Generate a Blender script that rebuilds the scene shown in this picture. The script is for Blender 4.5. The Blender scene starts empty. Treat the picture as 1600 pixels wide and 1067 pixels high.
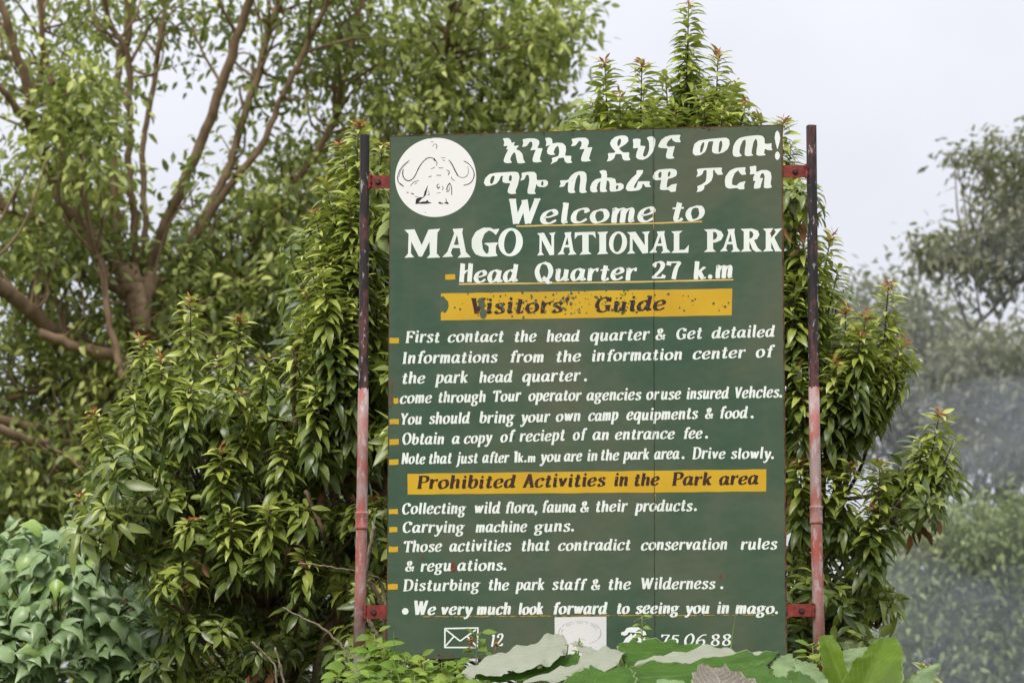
import bpy, math, random
import numpy as np
from mathutils import Vector, Matrix
from mathutils.geometry import tessellate_polygon

random.seed(7)
rng = np.random.default_rng(11)
S = bpy.context.scene
COL = S.collection
R = math.radians

# ------------------------------------------------------------------ camera
CAMZ = 1.6
PITCH = R(8.8)
FPX = 1600 * 85 / 36
cam_d = bpy.data.cameras.new("camera")
cam = bpy.data.objects.new("camera", cam_d)
COL.objects.link(cam)
cam.location = (0, 0, CAMZ)
cam.rotation_euler = (R(90) + PITCH, 0, 0)
cam_d.lens = 85
cam_d.sensor_width = 36
cam_d.clip_end = 3000
cam_d.dof.use_dof = True
cam_d.dof.focus_distance = 9.35
cam_d.dof.aperture_fstop = 4.2
S.camera = cam

# ------------------------------------------------------------------ sky (overcast) and veiled sun
SUN_EL, SUN_AZ = R(52), R(205)        # azimuth measured from +Y clockwise: behind the camera, a little left
w = bpy.data.worlds.new("World")
S.world = w
w.use_nodes = True
nt = w.node_tree
bg = nt.nodes["Background"]
bg.inputs["Strength"].default_value = 0.1
sky = nt.nodes.new("ShaderNodeTexSky")
sky.sky_type = 'NISHITA'
sky.sun_disc = False
sky.sun_elevation = SUN_EL
sky.sun_rotation = SUN_AZ
tc = nt.nodes.new("ShaderNodeTexCoord")
sep = nt.nodes.new("ShaderNodeSeparateXYZ")
nt.links.new(tc.outputs["Generated"], sep.inputs[0])
grad = nt.nodes.new("ShaderNodeMapRange")          # overcast: brighter overhead than at the horizon
grad.inputs["From Min"].default_value = 0.0
grad.inputs["From Max"].default_value = 1.0
grad.inputs["To Min"].default_value = 6.35
grad.inputs["To Max"].default_value = 19.5
nt.links.new(sep.outputs["Z"], grad.inputs["Value"])
cn = nt.nodes.new("ShaderNodeTexNoise")
cn.inputs["Scale"].default_value = 5
cn.inputs["Detail"].default_value = 4
nt.links.new(tc.outputs["Generated"], cn.inputs["Vector"])
cm = nt.nodes.new("ShaderNodeMapRange")
cm.inputs["From Min"].default_value = 0.3
cm.inputs["From Max"].default_value = 0.7
cm.inputs["To Min"].default_value = 0.90
cm.inputs["To Max"].default_value = 1.08
nt.links.new(cn.outputs["Fac"], cm.inputs["Value"])
mul = nt.nodes.new("ShaderNodeMath"); mul.operation = 'MULTIPLY'
nt.links.new(grad.outputs[0], mul.inputs[0]); nt.links.new(cm.outputs[0], mul.inputs[1])
cloud = nt.nodes.new("ShaderNodeVectorMath"); cloud.operation = 'SCALE'
cloud.inputs[0].default_value = (0.985, 1.0, 1.075)
nt.links.new(mul.outputs[0], cloud.inputs["Scale"])
mix = nt.nodes.new("ShaderNodeMixRGB")
mix.inputs[0].default_value = 0.9
nt.links.new(sky.outputs[0], mix.inputs[1]); nt.links.new(cloud.outputs[0], mix.inputs[2])
nt.links.new(mix.outputs[0], bg.inputs["Color"])

sd = bpy.data.lights.new("sun", 'SUN')
sd.energy = 2.6
sd.angle = R(24)
sd.color = (1.0, 0.96, 0.9)
sun = bpy.data.objects.new("sun", sd)
COL.objects.link(sun)
dsun = Vector((math.sin(SUN_AZ) * math.cos(SUN_EL), math.cos(SUN_AZ) * math.cos(SUN_EL), math.sin(SUN_EL)))
sun.rotation_euler = dsun.to_track_quat('Z', 'Y').to_euler()
sun.location = dsun * 60

S.view_settings.view_transform = 'Standard'
S.view_settings.look = 'None'
S.view_settings.exposure = 0.0
S.view_settings.gamma = 1.0
S.cycles.max_bounces = 9
S.cycles.diffuse_bounces = 4
S.cycles.glossy_bounces = 2
S.cycles.transmission_bounces = 6
S.cycles.volume_bounces = 1
S.cycles.use_denoising = True
S.cycles.denoiser = 'OPENIMAGEDENOISE'
S.cycles.denoising_prefilter = 'ACCURATE'

# ------------------------------------------------------------------ pixel helpers (1600 x 1067 photograph)
RIGHT = np.array([1.0, 0, 0]); UP = np.array([0, -math.sin(PITCH), math.cos(PITCH)]); FWD = np.array([0, math.cos(PITCH), math.sin(PITCH)])
CAM = np.array([0, 0, CAMZ])

def ray(px, py):
    return FWD + RIGHT * ((px - 800) / FPX) + UP * ((533.5 - py) / FPX)

def at(px, py, d):
    r = ray(px, py)
    return CAM + r * (d / r[1])

def gz(x, y):            # ground height: a bank rising from the road to the bushes
    t = min(max((y - 2.5) / 5.5, 0), 1)
    return 1.08 * t * t * (3 - 2 * t)

# ------------------------------------------------------------------ object helpers
def link(o, parent=None):
    COL.objects.link(o)
    if parent is not None:
        o.parent = parent
        o.matrix_parent_inverse = Matrix.Translation(parent.location).inverted()
    return o

def thing(name, label, cat, loc, group=None):
    o = bpy.data.objects.new(name, None)
    o.empty_display_size = 0.2
    COL.objects.link(o)
    o.location = loc
    o["label"] = label; o["category"] = cat
    if group: o["group"] = group
    return o

def tag(o, label, cat, group=None):
    o["label"] = label; o["category"] = cat
    if group: o["group"] = group
    return o

class MB:
    """mesh collector: verts, faces, per-face tint"""
    def __init__(s): s.v = []; s.f = []; s.t = []; s.n = 0
    def add(s, v, f, tint=0.5):
        v = np.asarray(v, float).reshape(-1, 3)
        s.v.append(v)
        for q in f: s.f.append([i + s.n for i in q]); s.t.append(tint)
        s.n += len(v)
    def tube(s, pts, radii, sides=7, tint=0.5, cap=True):
        pts = [np.asarray(p, float) for p in pts]
        n = len(pts)
        if np.isscalar(radii): radii = [radii] * n
        ref = None; vs = []
        for i, p in enumerate(pts):
            d = pts[min(i + 1, n - 1)] - pts[max(i - 1, 0)]
            d = d / (np.linalg.norm(d) + 1e-9)
            if ref is None:
                a = np.array([0, 1.0, 0]) if abs(d[1]) < .8 else np.array([1.0, 0, 0])
                ref = np.cross(d, a)
            ref = ref - d * ref.dot(d); ref /= np.linalg.norm(ref) + 1e-9
            b = np.cross(d, ref)
            for k in range(sides):
                a = 2 * math.pi * k / sides
                vs.append(p + radii[i] * (math.cos(a) * ref + math.sin(a) * b))
        fs = []
        for i in range(n - 1):
            for k in range(sides):
                k2 = (k + 1) % sides
                fs.append([i * sides + k, i * sides + k2, (i + 1) * sides + k2, (i + 1) * sides + k])
        if cap:
            fs.append(list(range(sides))[::-1]); fs.append([(n - 1) * sides + k for k in range(sides)])
        s.add(vs, fs, tint)
    def build(s, name, mat, parent=None, smooth=True):
        me = bpy.data.meshes.new(name)
        v = np.concatenate(s.v) if s.v else np.zeros((0, 3))
        me.from_pydata(v.tolist(), [], s.f)
        if smooth: me.polygons.foreach_set("use_smooth", [True] * len(me.polygons))
        a = me.attributes.new("tint", 'FLOAT', 'FACE'); a.data.foreach_set("value", s.t)
        me.materials.append(mat)
        me.update()
        o = bpy.data.objects.new(name, me)
        return link(o, parent)

def leaves_obj(name, mat, batches, parent=None):
    """batches: list of (template verts (k,3), template faces, mats (n,3,3), pos (n,3), tint (n))"""
    V = []; LS = []; LT = []; T = []; off = 0
    for tv, tf, M, P, ti in batches:
        n = len(P); k = len(tv)
        if n == 0: continue
        v = np.einsum('nij,kj->nki', M, tv) + P[:, None, :]
        V.append(v.reshape(-1, 3))
        fl = np.concatenate([np.array(f) for f in tf]); ln = np.array([len(f) for f in tf])
        LS.append((fl[None, :] + (np.arange(n) * k)[:, None]).reshape(-1) + off)
        LT.append(np.tile(ln, n)); T.append(np.repeat(ti, len(tf)))
        off += n * k
    V = np.concatenate(V); LS = np.concatenate(LS); LT = np.concatenate(LT); T = np.concatenate(T)
    me = bpy.data.meshes.new(name)
    me.vertices.add(len(V)); me.vertices.foreach_set("co", V.astype(np.float32).ravel())
    me.loops.add(len(LS)); me.loops.foreach_set("vertex_index", LS.astype(np.int32))
    me.polygons.add(len(LT))
    st = np.concatenate([[0], np.cumsum(LT)[:-1]])
    me.polygons.foreach_set("loop_start", st.astype(np.int32))
    me.update(calc_edges=True)
    me.validate()
    me.polygons.foreach_set("use_smooth", np.ones(len(me.polygons), dtype=bool))
    a = me.attributes.new("tint", 'FLOAT', 'FACE')
    if len(T) == len(me.polygons): a.data.foreach_set("value", T.astype(np.float32))
    me.materials.append(mat)
    return link(bpy.data.objects.new(name, me), parent)

def catmull(P, m=6, closed=False):
    P = np.asarray(P, float)
    if len(P) < 3: return P
    out = []
    n = len(P)
    for i in range(n - 1):
        p0 = P[i - 1] if i > 0 else 2 * P[0] - P[1]
        p1, p2 = P[i], P[i + 1]
        p3 = P[i + 2] if i + 2 < n else 2 * P[-1] - P[-2]
        for k in range(m):
            t = k / m
            out.append(.5 * ((2 * p1) + (-p0 + p2) * t + (2 * p0 - 5 * p1 + 4 * p2 - p3) * t * t + (-p0 + 3 * p1 - 3 * p2 + p3) * t ** 3))
    out.append(P[-1])
    return np.array(out)

# ------------------------------------------------------------------ materials
class NT:
    def __init__(s, name):
        s.m = bpy.data.materials.new(name); s.m.use_nodes = True
        s.t = s.m.node_tree; s.t.nodes.clear()
        s.out = s.n("ShaderNodeOutputMaterial")
    def n(s, ty, **kw):
        x = s.t.nodes.new(ty)
        for k, v in kw.items():
            if hasattr(x, k): setattr(x, k, v)
            else: x.inputs[k.replace('_', ' ')].default_value = v
        return x
    def l(s, a, b): s.t.links.new(a, b)
    def noise(s, scale, detail=4, rough=.55, coord='Object', vscale=None):
        c = s.n("ShaderNodeTexCoord")
        x = s.n("ShaderNodeTexNoise"); x.inputs["Scale"].default_value = scale
        x.inputs["Detail"].default_value = detail; x.inputs["Roughness"].default_value = rough
        if vscale:
            mp = s.n("ShaderNodeMapping"); mp.inputs["Scale"].default_value = vscale
            s.l(c.outputs[coord], mp.inputs[0]); s.l(mp.outputs[0], x.inputs["Vector"])
        else: s.l(c.outputs[coord], x.inputs["Vector"])
        return x.outputs["Fac"]
    def ramp(s, fac, stops, interp='LINEAR'):
        r = s.n("ShaderNodeValToRGB"); r.color_ramp.interpolation = interp
        e = r.color_ramp.elements
        while len(e) < len(stops): e.new(.5)
        for i, (p, c) in enumerate(stops):
            e[i].position = p
            e[i].color = (*c, 1) if hasattr(c, '__len__') else (c, c, c, 1)
        s.l(fac, r.inputs[0]); return r.outputs[0]
    def mix(s, fac, a, b):
        x = s.n("ShaderNodeMixRGB")
        for i, q in ((0, fac), (1, a), (2, b)):
            if hasattr(q, 'node'): s.l(q, x.inputs[i])
            elif i == 0: x.inputs[0].default_value = q
            else: x.inputs[i].default_value = (*q, 1)
        return x.outputs[0]
    def bsdf(s, col, rough=.6, spec=.3, metal=0, bump=None, bstr=.2, bdist=.01):
        p = s.n("ShaderNodeBsdfPrincipled")
        if hasattr(col, 'node'): s.l(col, p.inputs["Base Color"])
        else: p.inputs["Base Color"].default_value = (*col, 1)
        if hasattr(rough, 'node'): s.l(rough, p.inputs["Roughness"])
        else: p.inputs["Roughness"].default_value = rough
        p.inputs["Specular IOR Level"].default_value = spec
        p.inputs["Metallic"].default_value = metal
        if bump is not None:
            b = s.n("ShaderNodeBump"); b.inputs["Strength"].default_value = bstr; b.inputs["Distance"].default_value = bdist
            s.l(bump, b.inputs["Height"]); s.l(b.outputs[0], p.inputs["Normal"])
        return p
    def done(s, sh):
        s.l(sh.outputs[0], s.out.inputs["Surface"]); return s.m

def leaf_mat(name, stops, back, rough=.42, trans=.28, tcol=(.35, .5, .06), spec=.35, backmix=.6, nscale=30):
    k = NT(name)
    a = k.n("ShaderNodeAttribute", attribute_name="tint")
    c = k.ramp(a.outputs["Fac"], stops)
    nz = k.noise(nscale, 3)
    c = k.mix(k.ramp(nz, [(.35, .0), (.7, .35)]), c, tuple(x * 1.5 for x in stops[len(stops) // 2][1]))
    g = k.n("ShaderNodeNewGeometry")
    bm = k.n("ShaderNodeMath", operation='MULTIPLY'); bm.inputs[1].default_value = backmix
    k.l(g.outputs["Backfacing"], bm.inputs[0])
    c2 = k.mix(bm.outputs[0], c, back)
    p = k.bsdf(c2, rough, spec)
    t = k.n("ShaderNodeBsdfTranslucent")
    k.l(k.mix(.45, c, tcol), t.inputs["Color"])
    m = k.n("ShaderNodeMixShader"); m.inputs[0].default_value = trans
    k.l(p.outputs[0], m.inputs[1]); k.l(t.outputs[0], m.inputs[2])
    return k.done(m)

def bark_mat(name, a, b, scale=14, vs=(1, 1, .25)):
    k = NT(name)
    n1 = k.noise(scale, 6, .65, vscale=vs)
    c = k.ramp(n1, [(.3, a), (.7, b)])
    return k.done(k.bsdf(c, .85, .15, bump=n1, bstr=.5, bdist=.02))

# ------------------------------------------------------------------ ground
k = NT("soil_and_grass")
c = k.ramp(k.noise(.6, 6), [(.35, (.09, .065, .04)), (.5, (.06, .07, .025)), (.7, (.035, .06, .015))])
M_ground = k.done(k.bsdf(c, .95, .1, bump=k.noise(9, 5), bstr=.6, bdist=.05))
mb = MB()
xs = np.concatenate([np.linspace(-900, -30, 10), np.linspace(-26, 26, 40), np.linspace(30, 900, 10)])
ys = np.concatenate([np.linspace(-200, -5, 8), np.linspace(-3, 30, 60), np.linspace(40, 1400, 12)])
V = [(x, y, gz(x, y) + (random.uniform(-.04, .04) if 3 < y < 30 and abs(x) < 26 else 0)) for y in ys for x in xs]
nx = len(xs)
F = [[j * nx + i, j * nx + i + 1, (j + 1) * nx + i + 1, (j + 1) * nx + i] for j in range(len(ys) - 1) for i in range(nx - 1)]
mb.add(V, F)
g = mb.build("ground", M_ground); g["kind"] = "structure"

# ------------------------------------------------------------------ THE SIGN
YAW = R(4.3)                                   # right-hand edge nearer the camera
P0 = at(915, 610, 9.2)
U = np.array([math.cos(YAW), -math.sin(YAW), 0]); N = np.array([-math.sin(YAW), -math.cos(YAW), 0]); Z = np.array([0, 0, 1.0])

def sp(px, py, off=0.0):                       # point of the sign's own plane seen at (px,py), raised by off
    r = ray(px, py)
    t = (P0 - CAM).dot(N) / r.dot(N)
    return CAM + r * t + N * off

# paint materials
k = NT("green_sign_paint")
big = k.noise(2.1, 4, .55)
c = k.ramp(big, [(.38, (.040, .084, .046)), (.50, (.054, .092, .051)), (.62, (.080, .100, .056))])
c = k.mix(k.ramp(k.noise(160, 2), [(.72, 0.0), (.80, .35)]), c, (.16, .17, .12))
streak = k.noise(2.2, 4, .6, vscale=(5, 5, .35))
c = k.mix(k.ramp(streak, [(.50, 0.0), (.78, .32)]), c, (.105, .112, .070))
M_green = k.done(k.bsdf(c, k.ramp(big, [(.3, .42), (.7, .6)]), .35, bump=k.noise(4.5, 3), bstr=.3, bdist=.03))
k = NT("board_edge_rust")
M_edge = k.done(k.bsdf(k.ramp(k.noise(30, 5), [(.35, (.03, .02, .015)), (.6, (.16, .065, .035)), (.8, (.09, .10, .06))]), .8, .2))

def paint(name, base, under, lo, hi, scale, rough=.5, var=None, detail=5):
    k = NT(name)
    b = k.ramp(k.noise(6, 4), [(.3, base), (.75, var or tuple(x * .9 for x in base))])
    f = k.ramp(k.noise(scale, detail, .65), [(lo, 0.0), (hi, 1.0)])
    return k.done(k.bsdf(k.mix(f, b, under), rough, .3))
M_white = paint("white_sign_paint", (.84, .86, .80), (.075, .11, .065), .685, .72, 60, var=(.72, .75, .67))
M_emblem = paint("off_white_emblem_paint", (.82, .79, .75), (.60, .50, .42), .66, .9, 12, var=(.84, .82, .79))
M_yellow = paint("yellow_sign_paint", (.62, .385, .016), (.07, .075, .045), .735, .75, 42, var=(.54, .31, .014), detail=7)
M_black = paint("black_sign_paint", (.030, .014, .008), (.52, .28, .02), .64, .68, 60, var=(.055, .02, .012))
M_ink = paint("black_line_paint", (.018, .016, .016), (.7, .66, .6), .80, .86, 70)
M_faint = paint("faded_grey_ink", (.10, .095, .095), (.7, .67, .62), .62, .82, 80)
M_gold = paint("faded_yellow_line_paint", (.72, .55, .18), (.07, .11, .065), .64, .7, 50, var=(.6, .34, .05))
M_goldw = paint("worn_yellow_line_paint", (.42, .25, .03), (.075, .11, .065), .50, .54, 45, var=(.36, .2, .03))
M_rustspot = paint("red_rust", (.20, .05, .022), (.06, .03, .02), .5, .62, 60)
M_dark = paint("dark_stain", (.030, .03, .024), (.06, .09, .055), .55, .65, 50)
M_paper = paint("white_paper_notice", (.74, .72, .69), (.66, .63, .58), .6, .8, 25)

c_bl = sp(605, 1028); base_z = gz(0, c_bl[1])
sign_base = np.array([sp(915, 600)[0], sp(915, 600)[1], base_z])
SIGN = thing("park_sign", "green painted notice board with white hand lettering hung between two rusty red posts", "sign", sign_base)

def slab(mb, quad_px, front, thick):
    a = [sp(x, y, front) for x, y in quad_px]; b = [p - N * thick for p in a]
    mb.add(a + b, [[0, 1, 2, 3], [7, 6, 5, 4], [4, 5, 1, 0], [5, 6, 2, 1], [6, 7, 3, 2], [7, 4, 0, 3]])

def edge_jit(p, q, n, amp):
    out = []
    for i in range(n):
        t = i / n
        j = random.uniform(-amp, amp) if i else 0
        out.append((p[0] + (q[0] - p[0]) * t + j * .6, p[1] + (q[1] - p[1]) * t + j))
    return out

def sheet(mb, poly_px, front, thick):            # irregular sheet with thickness
    a = [sp(x, y, front) for x, y in poly_px]; n = len(a)
    b = [p - N * thick for p in a]
    fs = [list(range(n))[::-1], [n + i for i in range(n)]] + [[i, (i + 1) % n, n + (i + 1) % n, n + i] for i in range(n)]
    mb.add(a + b, fs)

TL, TR, BR, BL = (609.5, 213), (1222.5, 195.3), (1229.5, 1024), (604.5, 1029)
SEAM_T, SEAM_B = (1020.2, 201.2), (1023.3, 1025.7)
def corner(t, e): return (e[0] + t, e[1])
mb = MB()
L = edge_jit(TL, corner(-.35, SEAM_T), 24, .5) + edge_jit(corner(-.35, SEAM_T), corner(-.35, SEAM_B), 6, .12) + edge_jit(corner(-.35, SEAM_B), BL, 24, .7) + edge_jit(BL, TL, 30, .35)
sheet(mb, L, 0, .0015)
L = edge_jit(corner(.35, SEAM_T), TR, 14, .5) + edge_jit(TR, BR, 30, .35) + edge_jit(BR, corner(.35, SEAM_B), 14, .7) + edge_jit(corner(.35, SEAM_B), corner(.35, SEAM_T), 6, .12)
sheet(mb, L, 0, .0015)
board = mb.build("board", M_green, SIGN, smooth=False)
# welded angle frame behind the sheets
mb = MB()
fr = [(611.5, 215), (1221, 197.5), (1228, 1022), (607, 1027)]
for i in range(4):
    p, q = fr[i], fr[(i + 1) % 4]
    ins = [(1, 1), (-1, 1), (-1, -1), (1, -1)]
    wd = 12
    pi = (p[0] + ins[i][0] * wd, p[1] + ins[i][1] * wd); qi = (q[0] + ins[(i + 1) % 4][0] * wd, q[1] + ins[(i + 1) % 4][1] * wd)
    slab(mb, [p, q, qi, pi], -.004, .028)
slab(mb, [(1014, 215), (1029, 215), (1031, 1010), (1016, 1010)], -.004, .026)
mb.build("board_frame", M_edge, SIGN, smooth=False)
# rusty rim wrapped over the board's edges
mb = MB()
def rim(p, q, wpx):
    d = np.array([q[0] - p[0], q[1] - p[1]], float); d /= np.linalg.norm(d); nn = np.array([-d[1], d[0]])
    pts = edge_jit(p, q, 40, .25) + [q]
    vs = []; fs = []
    for i, (x, y) in enumerate(pts):
        ww = wpx * random.uniform(.5, 1.3)
        vs.append(sp(x - nn[0] * .5, y - nn[1] * .5, .0004)); vs.append(sp(x + nn[0] * ww, y + nn[1] * ww, .0004)); vs.append(sp(x - nn[0] * .5, y - nn[1] * .5, -.004))
        if i: fs += [[3 * i - 3, 3 * i, 3 * i + 1, 3 * i - 2], [3 * i - 3, 3 * i - 1, 3 * i + 2, 3 * i]]
    mb.add(vs, fs)
rim(TL, TR, 1.1); rim(TR, BR, 1.9); rim(BR, BL, .8); rim(BL, TL, .7)
mb.build("edge_rim", M_edge, board, smooth=False)

# ---- flat paint shapes
class Paint:
    def __init__(s): s.mb = MB(); s.lv = 0
    def poly(s, outer, holes=(), off=.0008):
        loops = [[Vector((x, -y, 0)) for x, y in L] for L in (outer, *holes)]
        tris = tessellate_polygon(loops)
        flat = [p for L in (outer, *holes) for p in L]
        z = off + s.lv * .00004
        s.mb.add([sp(x, y, z) for x, y in flat], [list(t)[::1] for t in tris])
        s.lv = (s.lv + 1) % 9
    def ribbon(s, P, W, off=.0008, taper=None):
        P = np.asarray(P, float); n = len(P)
        T = np.gradient(P, axis=0); T /= np.linalg.norm(T, axis=1)[:, None] + 1e-9
        Nn = np.stack([-T[:, 1], T[:, 0]], 1)
        W = np.broadcast_to(np.asarray(W, float), (n,))
        z = off + s.lv * .00004
        vs = []
        for i in range(n):
            a = P[i] + Nn[i] * W[i]; b = P[i] - Nn[i] * W[i]
            vs += [sp(a[0], a[1], z), sp(b[0], b[1], z)]
        s.mb.add(vs, [[2 * i, 2 * i + 1, 2 * i + 3, 2 * i + 2] for i in range(n - 1)])
        s.lv = (s.lv + 1) % 9
    def disc(s, cx, cy, rx, ry, n=20, off=.0008, jit=0):
        s.poly([(cx + rx * math.cos(2 * math.pi * i / n) * (1 + random.uniform(-jit, jit)), cy + ry * math.sin(2 * math.pi * i / n) * (1 + random.uniform(-jit, jit))) for i in range(n)], off=off)
    def build(s, name, mat, parent): return s.mb.build(name, mat, parent, smooth=False)

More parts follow.
